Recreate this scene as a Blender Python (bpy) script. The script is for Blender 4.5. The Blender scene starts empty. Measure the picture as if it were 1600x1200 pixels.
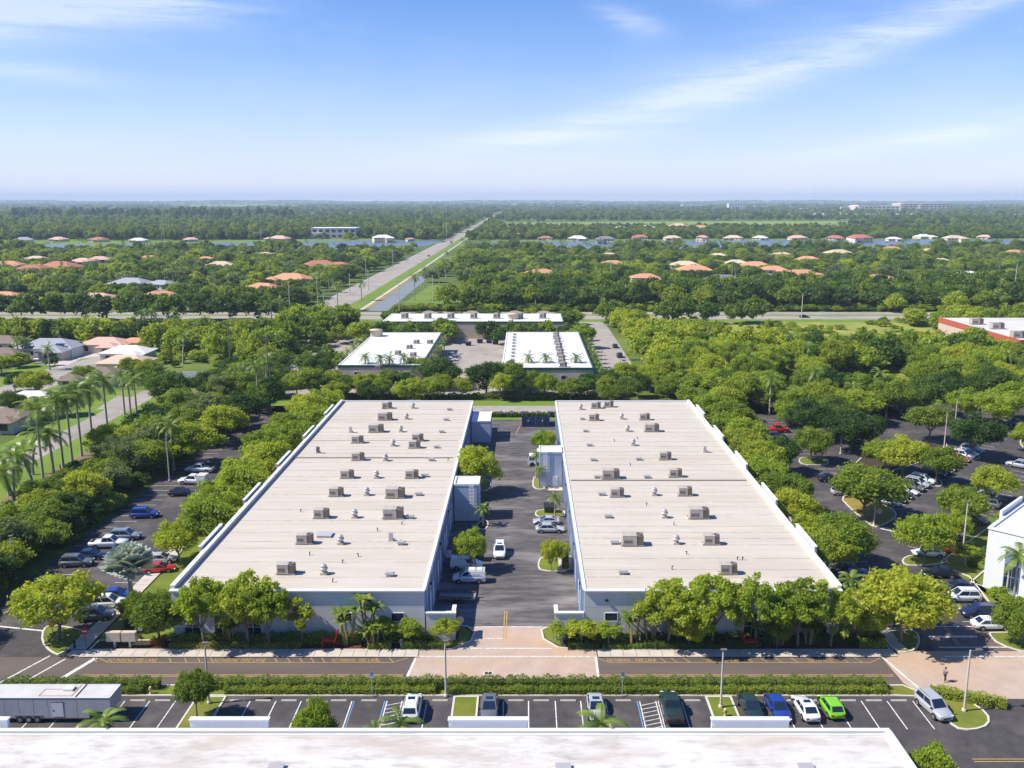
import bpy, math, random
import numpy as np
from mathutils import Vector, Matrix
R = math.radians
random.seed(7)
scene = bpy.context.scene
COL = scene.collection

# ------------------------------------------------------------------ camera
CAMH = 53.3; FPX = 1400.0; PITCH = math.atan(288/1400)
cd = bpy.data.cameras.new('camera'); cam = bpy.data.objects.new('camera', cd); COL.objects.link(cam)
cd.sensor_fit = 'HORIZONTAL'; cd.sensor_width = 36.0; cd.lens = 36.0*FPX/1600
cd.shift_x = -20/1600; cd.clip_start = 1.0; cd.clip_end = 60000
cam.location = (0, 0, CAMH); cam.rotation_euler = (math.pi/2 - PITCH, 0, 0)
scene.camera = cam
scene.render.resolution_x = 1024; scene.render.resolution_y = 768
scene.view_settings.view_transform = 'Standard'; scene.view_settings.look = 'None'
scene.view_settings.exposure = 0.68; scene.view_settings.gamma = 1.0; scene.view_settings.use_curve_mapping = False
scene.render.engine = 'CYCLES'
scene.cycles.max_bounces = 6; scene.cycles.diffuse_bounces = 3; scene.cycles.transmission_bounces = 3
scene.cycles.transparent_max_bounces = 6; scene.cycles.volume_bounces = 0

# ------------------------------------------------------------------ sun and sky
SUN_EL = R(49); OFF = R(10)            # sun on the left (west), a little to the camera's side
sd = Vector((-math.cos(OFF)*math.cos(SUN_EL), -math.sin(OFF)*math.cos(SUN_EL), math.sin(SUN_EL)))
sl = bpy.data.lights.new('sun', 'SUN'); sl.energy = 4.6; sl.angle = R(0.5); sl.color = (1.0, 0.94, 0.82)
so = bpy.data.objects.new('sun', sl); COL.objects.link(so); so.location = (0, 0, 300)
so.rotation_euler = sd.to_track_quat('Z', 'Y').to_euler()

W = bpy.data.worlds.new('World'); scene.world = W; W.use_nodes = True
nt = W.node_tree; nt.nodes.clear()
def N(t, **kw):
    n = nt.nodes.new(t)
    for k, v in kw.items(): setattr(n, k, v)
    return n
def setv(sock, v):
    if isinstance(v, bpy.types.NodeSocket): nt.links.new(v, sock)
    else: sock.default_value = v
def M(op, a, b=None, c=None, clamp=False):
    n = N('ShaderNodeMath', operation=op); n.use_clamp = clamp
    setv(n.inputs[0], a)
    if b is not None: setv(n.inputs[1], b)
    if c is not None: setv(n.inputs[2], c)
    return n.outputs[0]
sky = N('ShaderNodeTexSky', sky_type='NISHITA'); sky.sun_disc = False
sky.sun_elevation = SUN_EL; sky.sun_rotation = math.atan2(sd.x, sd.y)
sky.altitude = 20; sky.air_density = 1.0; sky.dust_density = 0.15; sky.ozone_density = 2.6
tc = N('ShaderNodeTexCoord'); sep = N('ShaderNodeSeparateXYZ'); nt.links.new(tc.outputs['Generated'], sep.inputs[0])
az = M('ARCTAN2', sep.outputs[0], sep.outputs[1]); el = M('ARCSINE', sep.outputs[2])
comb = N('ShaderNodeCombineXYZ'); nt.links.new(az, comb.inputs[0]); nt.links.new(M('MULTIPLY', el, 3.2), comb.inputs[1])
def noise(vec, scale, detail, rough, dist=0.0):
    n = N('ShaderNodeTexNoise'); n.inputs['Scale'].default_value = scale; n.inputs['Detail'].default_value = detail
    n.inputs['Roughness'].default_value = rough; n.inputs['Distortion'].default_value = dist
    nt.links.new(vec, n.inputs['Vector']); return n.outputs[0]
def rot(ang, su, sv):
    mp = N('ShaderNodeMapping'); mp.vector_type = 'POINT'; mp.inputs['Rotation'].default_value = (0, 0, -ang); mp.inputs['Scale'].default_value = (su, sv, 1)
    nt.links.new(comb.outputs[0], mp.inputs[0]); return mp.outputs[0]
wisp = noise(rot(R(38), 1, 1), 3.0, 9, 0.62, 0.5)
st = noise(rot(R(24), 1.5, 4.2), 4.0, 12, 0.70, 1.1)
def streak(a0, e0, ang, L, Wd, amp):
    da = M('SUBTRACT', az, a0); de = M('SUBTRACT', el, e0)
    c, s = math.cos(ang), math.sin(ang)
    u = M('DIVIDE', M('ADD', M('MULTIPLY', da, c), M('MULTIPLY', de, s)), L)
    v = M('DIVIDE', M('ADD', M('MULTIPLY', da, -s), M('MULTIPLY', de, c)), Wd)
    g = M('POWER', math.e, M('MULTIPLY', M('ADD', M('MULTIPLY', u, u), M('MULTIPLY', v, v)), -1.0))
    return M('MULTIPLY', g, amp)
def px(x, y): return (x-820)/1400, (312-y)/1400
tot = None
for (x, y, ang, L, wd, amp) in [(60, 45, 8, .18, .034, 1.3), (170, 60, 4, .15, .028, 1.2), (10, 95, 12, .12, .020, 1.2), (150, 150, -3, .06, .010, .7), (470, 2, -4, .07, .008, .9), (300, 10, 25, .12, .02, .35), (330, 55, 3, .08, .012, .5),
                                (975, 58, -18, .035, .011, 1.1), (1060, 12, -14, .07, .010, .95), (840, 215, 9, .13, .013, .85), (1010, 172, 16, .16, .016, .8), (1250, 115, 20, .19, .016, .85), (1500, 40, 21, .16, .013, 1.0), (1130, 130, 25, .16, .03, .4),
                                (1480, 215, 10, .16, .012, .8), (1330, 238, 6, .10, .009, .5), (1540, 272, 4, .14, .012, .5), (840, 262, 0, .22, .010, .35), (1650, 5, 22, .1, .03, .6)]:
    a0, e0 = px(x, y)
    s_ = streak(a0, e0, R(ang), L, wd, amp)
    tot = s_ if tot is None else M('ADD', tot, s_)
mask = M('MULTIPLY', tot, M('MULTIPLY_ADD', st, 2.3, -0.60, clamp=True))
gen = M('MULTIPLY', M('MULTIPLY_ADD', wisp, 2.6, -1.15, clamp=True), 0.30)
mask = M('ADD', mask, gen, clamp=True)
mask = M('MULTIPLY', mask, 0.50)
hsv = N('ShaderNodeHueSaturation'); hsv.inputs['Saturation'].default_value = 1.35
nt.links.new(sky.outputs[0], hsv.inputs['Color'])
# air near the horizon: a smooth pale lavender veil all the way round
tint = N('ShaderNodeMix', data_type='RGBA'); tint.blend_type = 'MULTIPLY'; tint.inputs[0].default_value = 1.0
nt.links.new(hsv.outputs[0], tint.inputs[6]); tint.inputs[7].default_value = (0.80, 0.95, 1.30, 1)
veil = M('POWER', math.e, M('MULTIPLY', M('ABSOLUTE', el), -11.0))
hz = N('ShaderNodeMix', data_type='RGBA'); nt.links.new(M('MULTIPLY', veil, 0.92), hz.inputs[0])
nt.links.new(tint.outputs[2], hz.inputs[6]); hz.inputs[7].default_value = (7.2, 7.3, 8.9, 1)
mixc = N('ShaderNodeMix', data_type='RGBA'); nt.links.new(mask, mixc.inputs[0])
nt.links.new(hz.outputs[2], mixc.inputs[6]); mixc.inputs[7].default_value = (8.6, 8.9, 10.0, 1)
bg = N('ShaderNodeBackground'); bg.inputs[1].default_value = 0.080
nt.links.new(mixc.outputs[2], bg.inputs[0])
wo = N('ShaderNodeOutputWorld'); nt.links.new(bg.outputs[0], wo.inputs[0])

# ------------------------------------------------------------------ helpers
def G(px_, py_, z=0.0):
    """world point seen in direction of photo pixel at height z"""
    v = (py_-600)/FPX; u = (px_-820)/FPX; s, c = math.sin(PITCH), math.cos(PITCH)
    t = (CAMH-z)/(s+v*c)
    return Vector((u*t, (c-v*s)*t, z))

MATS = {}
def mat(name, c1, c2=None, rough=0.8, scale=1.0, c3=None, bump=0.0, bscale=8.0, metal=0.0, detail=5, spec=0.3, coords='world', mid=0.5, sharp=0.25, stretch=None):
    if name in MATS: return MATS[name]
    m = bpy.data.materials.new(name); m.use_nodes = True; t = m.node_tree; b = t.nodes['Principled BSDF']
    b.inputs['Roughness'].default_value = rough; b.inputs['Metallic'].default_value = metal
    b.inputs['Specular IOR Level'].default_value = spec
    if coords == 'world':
        g = t.nodes.new('ShaderNodeNewGeometry'); vec = g.outputs['Position']
    else:
        g = t.nodes.new('ShaderNodeTexCoord'); vec = g.outputs['Object']
    if stretch:
        mp = t.nodes.new('ShaderNodeMapping'); mp.inputs['Scale'].default_value = stretch; t.links.new(vec, mp.inputs[0]); vec = mp.outputs[0]
    def nz(sc, d=detail, r=.6):
        n = t.nodes.new('ShaderNodeTexNoise'); n.inputs['Scale'].default_value = sc; n.inputs['Detail'].default_value = d; n.inputs['Roughness'].default_value = r
        t.links.new(vec, n.inputs['Vector']); return n.outputs[0]
    if c2 is None: b.inputs['Base Color'].default_value = (*c1, 1)
    else:
        rp = t.nodes.new('ShaderNodeValToRGB'); e = rp.color_ramp.elements
        e[0].position = mid-sharp; e[0].color = (*c1, 1); e[1].position = mid+sharp; e[1].color = (*c2, 1)
        t.links.new(nz(scale), rp.inputs[0]); out = rp.outputs[0]
        if c3 is not None:
            mx = t.nodes.new('ShaderNodeMix'); mx.data_type = 'RGBA'
            r2 = t.nodes.new('ShaderNodeValToRGB'); r2.color_ramp.elements[0].position = .5; r2.color_ramp.elements[1].position = .72
            t.links.new(nz(scale*.17, 4), r2.inputs[0]); t.links.new(r2.outputs[0], mx.inputs[0])
            t.links.new(out, mx.inputs[6]); mx.inputs[7].default_value = (*c3, 1); out = mx.outputs[2]
        t.links.new(out, b.inputs['Base Color'])
    if bump:
        bp = t.nodes.new('ShaderNodeBump'); bp.inputs['Strength'].default_value = bump; bp.inputs['Distance'].default_value = .05
        t.links.new(nz(bscale, 6), bp.inputs['Height']); t.links.new(bp.outputs[0], b.inputs['Normal'])
    MATS[name] = m; return m

def leafmat(name, cols, trans=0.55, rough=.55, scale=.35):
    m = bpy.data.materials.new(name); m.use_nodes = True; t = m.node_tree; t.nodes.clear()
    o = t.nodes.new('ShaderNodeOutputMaterial')
    g = t.nodes.new('ShaderNodeNewGeometry'); oi = t.nodes.new('ShaderNodeObjectInfo')
    n = t.nodes.new('ShaderNodeTexNoise'); n.inputs['Scale'].default_value = scale; n.inputs['Detail'].default_value = 3
    t.links.new(g.outputs['Position'], n.inputs['Vector'])
    n2 = t.nodes.new('ShaderNodeTexWhiteNoise'); n2.noise_dimensions = '3D'
    sn = t.nodes.new('ShaderNodeVectorMath'); sn.operation = 'SNAP'; sn.inputs[1].default_value = (.5, .5, .5)
    t.links.new(g.outputs['Position'], sn.inputs[0]); t.links.new(sn.outputs[0], n2.inputs['Vector'])
    a = t.nodes.new('ShaderNodeMath'); a.operation = 'MULTIPLY_ADD'; t.links.new(oi.outputs['Random'], a.inputs[0]); a.inputs[1].default_value = .62
    a2 = t.nodes.new('ShaderNodeMath'); a2.operation = 'MULTIPLY_ADD'; t.links.new(n.outputs[0], a2.inputs[0]); a2.inputs[1].default_value = .75; a2.inputs[2].default_value = -.30
    t.links.new(a2.outputs[0], a.inputs[2])
    a3 = t.nodes.new('ShaderNodeMath'); a3.operation = 'MULTIPLY_ADD'; t.links.new(n2.outputs[0], a3.inputs[0]); a3.inputs[1].default_value = .25; t.links.new(a.outputs[0], a3.inputs[2])
    rp = t.nodes.new('ShaderNodeValToRGB'); e = rp.color_ramp.elements
    while len(e) < len(cols): e.new(.5)
    for i, c in enumerate(cols): e[i].position = i/(len(cols)-1); e[i].color = (*c, 1)
    t.links.new(a3.outputs[0], rp.inputs[0])
    d = t.nodes.new('ShaderNodeBsdfPrincipled'); d.inputs['Roughness'].default_value = rough; d.inputs['Specular IOR Level'].default_value = .35
    t.links.new(rp.outputs[0], d.inputs['Base Color'])
    tr = t.nodes.new('ShaderNodeBsdfTranslucent')
    br = t.nodes.new('ShaderNodeMix'); br.data_type = 'RGBA'; br.blend_type = 'MULTIPLY'; br.inputs[0].default_value = 1
    t.links.new(rp.outputs[0], br.inputs[6]); br.inputs[7].default_value = (1.35, 1.25, .55, 1); t.links.new(br.outputs[2], tr.inputs[0])
    mx = t.nodes.new('ShaderNodeMixShader'); mx.inputs[0].default_value = trans
    t.links.new(d.outputs[0], mx.inputs[1]); t.links.new(tr.outputs[0], mx.inputs[2]); t.links.new(mx.outputs[0], o.inputs[0])
    MATS[name] = m; return m

def paintmat():
    m = bpy.data.materials.new('car_paint'); m.use_nodes = True; t = m.node_tree; b = t.nodes['Principled BSDF']
    oi = t.nodes.new('ShaderNodeObjectInfo'); t.links.new(oi.outputs['Color'], b.inputs['Base Color'])
    b.inputs['Roughness'].default_value = .28; b.inputs['Metallic'].default_value = .15
    b.inputs['Coat Weight'].default_value = .6; b.inputs['Coat Roughness'].default_value = .06
    return m
PAINT = paintmat()

class MB:
    """collects boxes, prisms, tubes into one mesh"""
    def __init__(s): s.v = []; s.f = []; s.sm = []
    def add(s, vs, fs, smooth=False):
        o = len(s.v); s.v += [tuple(v) for v in vs]; s.f += [tuple(i+o for i in f) for f in fs]; s.sm += [smooth]*len(fs)
        return s
    def box(s, x0, y0, z0, x1, y1, z1):
        return s.add([(x0,y0,z0),(x1,y0,z0),(x1,y1,z0),(x0,y1,z0),(x0,y0,z1),(x1,y0,z1),(x1,y1,z1),(x0,y1,z1)],
                     [(0,3,2,1),(4,5,6,7),(0,1,5,4),(1,2,6,5),(2,3,7,6),(3,0,4,7)])
    def cbox(s, cx, cy, z0, w, d, h): return s.box(cx-w/2, cy-d/2, z0, cx+w/2, cy+d/2, z0+h)
    def poly(s, pts, z0, z1=None):
        n = len(pts)
        if sum(pts[i][0]*pts[(i+1)%n][1]-pts[(i+1)%n][0]*pts[i][1] for i in range(n)) < 0: pts = pts[::-1]
        if z1 is None: return s.add([(p[0], p[1], z0) for p in pts], [tuple(range(n))])
        return s.add([(p[0],p[1],z0) for p in pts]+[(p[0],p[1],z1) for p in pts],
                     [tuple(range(n, 2*n))]+[(i, (i+1)%n, n+(i+1)%n, n+i) for i in range(n)])
    def tube(s, p0, p1, r0, r1=None, n=8, cap=True):
        r1 = r0 if r1 is None else r1
        p0 = Vector(p0); p1 = Vector(p1); d = (p1-p0); q = d.to_track_quat('Z', 'Y')
        vs = []
        for p, r in ((p0, r0), (p1, r1)):
            for i in range(n):
                a = 2*math.pi*i/n; vs.append(p+q@Vector((r*math.cos(a), r*math.sin(a), 0)))
        s.add(vs, [(i, (i+1)%n, n+(i+1)%n, n+i) for i in range(n)], True)
        if cap: s.add(vs[:n], [tuple(range(n))[::-1]]); s.add(vs[n:], [tuple(range(n))])
        return s
    def path(s, pts, rs, n=7):
        for i in range(len(pts)-1): s.tube(pts[i], pts[i+1], rs[i], rs[i+1], n, cap=(i in (0, len(pts)-2)))
        return s
    def lathe(s, prof, cx=0, cy=0, n=12):
        vs = []
        for r, z in prof:
            for i in range(n):
                a = 2*math.pi*i/n; vs.append((cx+r*math.cos(a), cy+r*math.sin(a), z))
        fs = [(k*n+i, k*n+(i+1)%n, (k+1)*n+(i+1)%n, (k+1)*n+i) for k in range(len(prof)-1) for i in range(n)]
        fs.append(tuple(range((len(prof)-1)*n, len(prof)*n)))
        return s.add(vs, fs, True)
    def mesh(s, name, m):
        me = bpy.data.meshes.new(name); me.from_pydata(s.v, [], s.f)
        me.polygons.foreach_set('use_smooth', s.sm)
        if m: me.materials.append(m)
        me.update(); return me
    def obj(s, name, m, parent=None, **kw): return link(name, s.mesh(name, m), parent, **kw)

def link(name, data, parent=None, loc=None, rz=None, label=None, cat=None, group=None, kind=None, color=None):
    o = bpy.data.objects.new(name, data); COL.objects.link(o)
    if parent:
        o.parent = parent; KIDS.setdefault(parent.name, []).append(o)
    if loc is not None: o.location = loc
    if rz is not None: o.rotation_euler = (0, 0, rz)
    if label: o['label'] = label
    if cat: o['category'] = cat
    if group: o['group'] = group
    if kind: o['kind'] = kind
    if color: o.color = (*color, 1)
    return o
def thing(name, label, cat, loc=(0,0,0), rz=0, group=None): return link(name, None, None, loc, rz, label, cat, group)
KIDS = {}
def copy_tree(o, parent=None):
    c = o.copy(); COL.objects.link(c); c.parent = parent
    for ch in KIDS.get(o.name, ()): copy_tree(ch, c)
    return c
def dup(root, loc, rz, label=None, group=None, scale=None, color=None):
    r = copy_tree(root); r.location = loc; r.rotation_euler = (0, 0, rz)
    if label: r['label'] = label
    if group: r['group'] = group
    elif 'group' in r: del r['group']
    if scale: r.scale = scale if isinstance(scale, tuple) else (scale,)*3
    return r

def quads_mesh(name, V, m, kind='quad'):
    """V: n x 4 x 3 array"""
    n = len(V); me = bpy.data.meshes.new(name)
    me.vertices.add(n*4); me.vertices.foreach_set('co', V.reshape(-1).astype(np.float32))
    me.loops.add(n*4); me.loops.foreach_set('vertex_index', np.arange(n*4, dtype=np.int32))
    me.polygons.add(n); me.polygons.foreach_set('loop_start', np.arange(0, n*4, 4, dtype=np.int32))
    me.polygons.foreach_set('loop_total', np.full(n, 4, dtype=np.int32))
    me.materials.append(m); me.update(calc_edges=True); return me
def cards(P, Nn, size, rng, elong=1.6, jit=.7):
    n = len(P); Nn = Nn + rng.normal(0, jit, (n, 3)); Nn /= np.linalg.norm(Nn, axis=1)[:, None]+1e-9
    a = rng.normal(0, 1, (n, 3)); U = np.cross(Nn, a); U /= np.linalg.norm(U, axis=1)[:, None]+1e-9
    Vv = np.cross(Nn, U); s = size*rng.uniform(.6, 1.3, (n, 1))
    a = U*s*elong*.5; b = Vv*s*.5
    return np.stack([P-a, P-b*.9+a*.1, P+a, P+b*.9-a*.1], 1)
def crown(name, m, Rr, H, nb, nc, leaf, seed, zlo=.0, blob=(.26, .42), flat=1.0, sparse=0.0):
    """foliage: leaf-sized faces on the skins of many unequal clumps filling an uneven ellipsoid; base at z=0"""
    rng = np.random.default_rng(seed); C = []
    for i in range(nb):
        d = rng.normal(0, 1, 3); d[2] = abs(d[2])*.95-.35; d /= np.linalg.norm(d)
        k = rng.uniform(.45, .92)*(1+.14*math.sin(3*math.atan2(d[1], d[0])+seed)*(1-abs(d[2])))
        C.append((d[0]*Rr*k, d[1]*Rr*k, H*.5+d[2]*H*.5*k*flat, Rr*rng.uniform(*blob)))
    C = np.array(C); C[:, 2] = np.maximum(C[:, 2], C[:, 3]*.7+zlo)
    w = C[:, 3]**2; idx = rng.choice(nb, nc, p=w/w.sum())
    d = rng.normal(0, 1, (nc, 3)); d[:, 2] += .25; d /= np.linalg.norm(d, axis=1)[:, None]
    r = C[idx, 3][:, None]*np.where(rng.random((nc, 1)) < .7, rng.uniform(.62, 1.12, (nc, 1)), rng.uniform(1.0, 1.6, (nc, 1)))
    P = C[idx, :3]+d*r*np.array([1, 1, .78])
    keep = np.ones(nc, bool)
    for c in C:
        q = (P-c[:3])/np.array([1, 1, .78]); keep &= (np.linalg.norm(q, axis=1) > c[3]*.55)
    P = P[keep]; d = d[keep]
    return quads_mesh(name, cards(P, d, leaf, rng), m)
# ------------------------------------------------------------------ materials
asph = mat('asphalt_lot', (.045, .041, .042), (.080, .072, .072), .85, .8, (.125, .108, .10), bump=.25, bscale=14)
asph_alley = mat('asphalt_alley', (.062, .056, .057), (.115, .105, .103), .85, .75, (.24, .22, .21), bump=.2, bscale=12, stretch=(.45, 1.5, 1), sharp=.12, detail=8)
asph_road = mat('asphalt_road', (.085, .068, .060), (.13, .103, .088), .85, .3, (.155, .12, .098), bump=.2, bscale=14, stretch=(.25, 1, 1))
pale = mat('pale_paving', (.27, .24, .21), (.37, .33, .29), .9, .3, (.22, .20, .18), bump=.1)
conc = mat('concrete', (.42, .37, .32), (.54, .48, .42), .85, .7, bump=.15, bscale=10)
curbm = mat('curb_concrete', (.48, .44, .38), (.60, .55, .48), .8, 1.2)
paver = mat('brick_pavers', (.38, .285, .225), (.47, .365, .295), .8, .45, (.46, .30, .19), bump=.4, bscale=25)
turf = mat('turf', (.085, .13, .014), (.17, .20, .020), .95, .5, (.22, .19, .04), bump=.8, bscale=20)
lawn = mat('lawn', (.10, .18, .015), (.17, .24, .025), .95, .12, (.13, .17, .03), bump=.6, bscale=6)
mulch = mat('red_mulch', (.06, .022, .014), (.13, .05, .028), .95, 2.0, bump=.9, bscale=18)
soil = mat('bed_soil', (.035, .025, .015), (.07, .05, .03), .95, 1.5, bump=.8, bscale=18)
white = mat('white_line_paint', (.30, .29, .28), (.68, .66, .63), .6, 3, mid=.42, sharp=.12)
yellow = mat('yellow_line_paint', (.30, .19, .07), (.56, .36, .10), .6, 3)
bluep = mat('blue_line_paint', (.12, .25, .45), None, .6)
roofm = mat('cream_roof_membrane', (.45, .40, .33), (.53, .48, .41), .75, .5, (.45, .385, .315), bump=.1, bscale=5, stretch=(.3, 1.8, 1), sharp=.24, detail=9)
roofw = mat('white_roof_membrane', (.80, .79, .77), (.88, .87, .85), .6, .5, (.62, .50, .42), bump=.1, stretch=(.5, 1, 1))
roofw2 = mat('bright_roof_membrane', (.60, .59, .59), (.68, .67, .67), .6, .3, bump=.05)
coping = mat('white_coping', (.66, .66, .66), None, .5)
wallg = mat('grey_blue_wall', (.54, .525, .51), (.60, .585, .57), .8, .6, bump=.1)
wallb = mat('shade_blue_wall', (.25, .31, .43), (.30, .36, .48), .8, .6)  # grey-blue paint, with the sky-blue of the alley shade put into its colour
wallw = mat('white_wall', (.64, .65, .68), (.70, .71, .73), .8, .6)
walltan = mat('tan_wall', (.46, .38, .28), (.54, .46, .35), .85, .4)
glass = mat('dark_glass', (.012, .022, .045), None, .08, spec=.8)
frame = mat('white_frame', (.70, .71, .73), None, .5)
steel = mat('galvanised_steel', (.42, .40, .38), (.55, .53, .50), .45, 2, metal=.3, coords='obj')
acbeige = mat('unit_beige', (.36, .315, .27), (.52, .47, .40), .55, 1.2, metal=.1, coords='obj')
acdark = mat('unit_coil', (.10, .085, .075), (.18, .15, .13), .6, 6, coords='obj')
black = mat('black_rubber', (.02, .02, .021), None, .7)
rimm = mat('wheel_rim', (.38, .39, .40), None, .35, metal=.7)
headm = mat('headlight_lens', (.75, .78, .80), None, .1)
tailm = mat('tail_light_lens', (.42, .015, .015), None, .2)
bark = mat('bark', (.13, .105, .08), (.26, .22, .18), .9, 2.5, coords='obj', bump=.4)
palmbark = mat('palm_trunk', (.26, .235, .20), (.38, .35, .31), .85, 2.5, coords='obj')
shaft = mat('palm_crownshaft', (.16, .26, .06), None, .5)
greenm = mat('dark_green_trim', (.02, .08, .05), None, .5)
polem = mat('concrete_pole', (.46, .42, .37), (.55, .51, .45), .8, 1, coords='obj')
ground_m = mat('ground_cover', (.050, .085, .012), (.11, .16, .022), .95, .05, (.17, .21, .035), bump=.5, bscale=.6, detail=8)
water = mat('lake_water', (.12, .155, .19), None, .34, bump=.12, bscale=.35, spec=.6)
field = mat('field_grass', (.15, .23, .03), (.22, .30, .045), .95, .004, (.19, .22, .06), detail=8)

# ------------------------------------------------------------------ setting: ground, water, fields
def sheet(name, pts, z, m, parent=None, kind='structure'):
    return MB().poly([(p[0], p[1]) for p in pts], z).obj(name, m, parent, kind=None if parent else kind)
def rect(name, x0, y0, x1, y1, z, m, parent=None): return sheet(name, [(x0,y0),(x1,y0),(x1,y1),(x0,y1)], z, m, parent)
rect('ground', -11500, -400, 11500, 14000, 0, ground_m)
def pxpoly(pl): return [tuple(G(*p))[:2] for p in pl]
LAKES = [[(-900, 388), (-900, 381), (150, 382), (320, 379.5), (480, 377.5), (600, 375.8), (700, 376.5), (686, 380), (655, 386), (640, 391), (300, 391), (0, 391)],
         [(768, 378), (900, 377), (1100, 375.8), (1500, 374.5), (2500, 376), (2500, 387), (1580, 388), (1100, 389), (870, 391), (770, 384)]]
for pl in LAKES: sheet('lake', pxpoly(pl), .12, water)
# far low rise of the land under the horizon woods
def rise(y0, y1, hmax, seed):
    rg = random.Random(seed); nx = 120; mb = MB(); vs = []
    hs = [hmax*(.55+.25*math.sin(i*.31+seed)+.12*math.sin(i*.93)+rg.uniform(-.06, .06)) for i in range(nx+1)]
    for j, (y, k) in enumerate(((y0, 0), ((y0*2+y1)/3, .7), ((y0+2*y1)/3, 1), (y1, .9))):
        for i in range(nx+1): vs.append((-11400+22800*i/nx, y, .2+hs[i]*k))
    mb.add(vs, [(j*(nx+1)+i, j*(nx+1)+i+1, (j+1)*(nx+1)+i+1, (j+1)*(nx+1)+i) for j in range(3) for i in range(nx)], True); mb.obj('distant_hills', ground_m, kind='structure'); return hs
HS = rise(10500, 13900, 34, 2)
sheet('lake_shore', pxpoly([(-900, 381), (-900, 376.5), (150, 377), (340, 376), (560, 373), (610, 373.5), (600, 376), (480, 377.5), (320, 379.5), (150, 382)]), .1, lawn)
sheet('lake_shore', pxpoly([(768, 378), (768, 375.5), (900, 374.6), (1100, 373.2), (1500, 372), (2500, 373), (2500, 376), (1500, 374.5), (1100, 375.8), (900, 377)]), .1, lawn)
FIELDS = [[(780, 357), (782, 347.5), (1000, 346.5), (1345, 345), (1347, 352), (1330, 356), (1200, 358), (1000, 357)],
          [(1380, 357), (1380, 353), (1505, 353), (1505, 358)],
          [(255, 324.5), (290, 320.8), (400, 319.6), (465, 321), (470, 324), (420, 325.4), (330, 327)],
          [(1220, 341), (1215, 336.5), (1400, 336), (1480, 338), (1640, 338), (1640, 343), (1500, 341)]]
_fr = random.Random(4)
for _ in range(16):
    x_, y_ = _fr.uniform(0, 1600), _fr.uniform(321, 343); w_ = _fr.uniform(25, 90); h_ = _fr.uniform(.5, 1.4)*(y_-312)/20
    if not (740 < x_+w_ and x_-w_ < 800): FIELDS.append([(x_-w_, y_), (x_-w_*.5, y_-h_), (x_+w_*.6, y_-h_*.8), (x_+w_, y_+h_*.2), (x_+w_*.3, y_+h_), (x_-w_*.6, y_+h_*.7)])
for pl in FIELDS: sheet('field', pxpoly(pl), .15, field)
sheet('field', [(54, 268), (150, 268), (165, 330), (178, 396), (72, 396), (56, 330)], .03, mat('meadow', (.14, .21, .03), (.36, .31, .06), .95, .16, (.16, .24, .03), bump=.9, bscale=2, detail=9, sharp=.15))
sheet('lawn', [(84, 232), (112, 232), (122, 262), (88, 262)], .03, lawn)
sheet('lawn', pxpoly([(630, 474), (672, 446), (760, 448), (740, 476)]), .06, lawn)
sheet('lawn', pxpoly([(60, 425), (120, 414), (200, 416), (190, 424), (130, 432)]), .06, lawn)

# ------------------------------------------------------------------ roads and lots
rd = rect('canal_road', -108, 431, -90, 13000, .12, pale)
rect('painted_line', -100.2, 440, -99.8, 3000, .16, yellow, rd)
rect('painted_line', -107.4, 440, -107.0, 3000, .16, white, rd)
rect('road_median', -90, 436, -81.6, 3000, .10, lawn)
rect('canal_path', -81.6, 436, -79.6, 3000, .14, conc)
rect('canal_bank', -79.6, 445, -77, 660, .09, mat('dry_bank', (.22, .19, .06), (.30, .22, .08), .95, .3))
rect('canal', -77, 436, -67, 640, .06, mat('canal_water', (.20, .22, .22), None, .5, bump=.1, bscale=.5))
ar = rect('arterial_road', -1400, 404, 1400, 417, .10, pale)
rect('painted_line', -1400, 410.4, 1400, 410.7, .14, white, ar)
a2 = rect('arterial_road', -1400, 421, 1400, 431, .10, pale)
rect('road_median', -1400, 417, 1400, 421, .08, lawn)
rect('road_verge', -1400, 396, 1400, 404, .06, lawn)
rect('access_road', -92, 221, 96, 230.5, .02, pale)
rect('road_verge', -92, 230.5, 60, 236, .03, lawn)
rect('business_park_paving', -84, 243, 26, 347, .03, pale)
rect('business_park_drive', 24, 255, 35.5, 404, .045, pale)
rect('street', -108.5, 118, -102, 250, .05, pale)
sheet('street', pxpoly([(-60, 640), (0, 606), (70, 578), (140, 560), (200, 540), (240, 545), (180, 570), (120, 592), (60, 612), (0, 640)]), .06, pale)
sheet('lawn', pxpoly([(-40, 600), (0, 585), (60, 560), (150, 545), (250, 540), (250, 560), (120, 610), (0, 660)]), .04, lawn)
sheet('driveway', pxpoly([(95, 575), (60, 568), (20, 552), (60, 549), (125, 562)]), .07, conc)
sheet('driveway', pxpoly([(120, 562), (105, 552), (150, 549), (160, 556)]), .07, conc)
sheet('driveway', pxpoly([(150, 640), (185, 618), (205, 622), (200, 640)]), .07, pale)
rect('road_verge', -102, 118, -94.4, 262, .04, lawn)
rect('road_verge', -116, 118, -108.5, 250, .04, lawn)
rect('brown_path', -94.4, 118, -92.2, 262, .06, mat('brown_path_paving', (.16, .10, .07), (.22, .145, .10), .9, 1.5))
rect('road_verge', -92.2, 118, -88.5, 262, .04, turf)
sheet('west_lot', [(-84, 89.6), (-55, 89.6), (-55, 98.5), (-53, 104), (-53, 236), (-71, 236), (-71, 110), (-84, 104)], .02, asph)
el_ = sheet('east_lot', [(46, 98), (61, 98), (61.5, 108), (63, 121), (60, 126), (92, 158), (160, 226), (140, 240), (43, 240), (43, 128)], .02, asph)
al = rect('alley', -12.3, 105.4, 7.4, 222, .024, asph_alley)
fl = rect('front_lot', -75, 55, 95, 89.2, .016, asph)
fr = rect('front_road', -84, 89.2, 43, 97.8, .028, asph_road)
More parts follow.
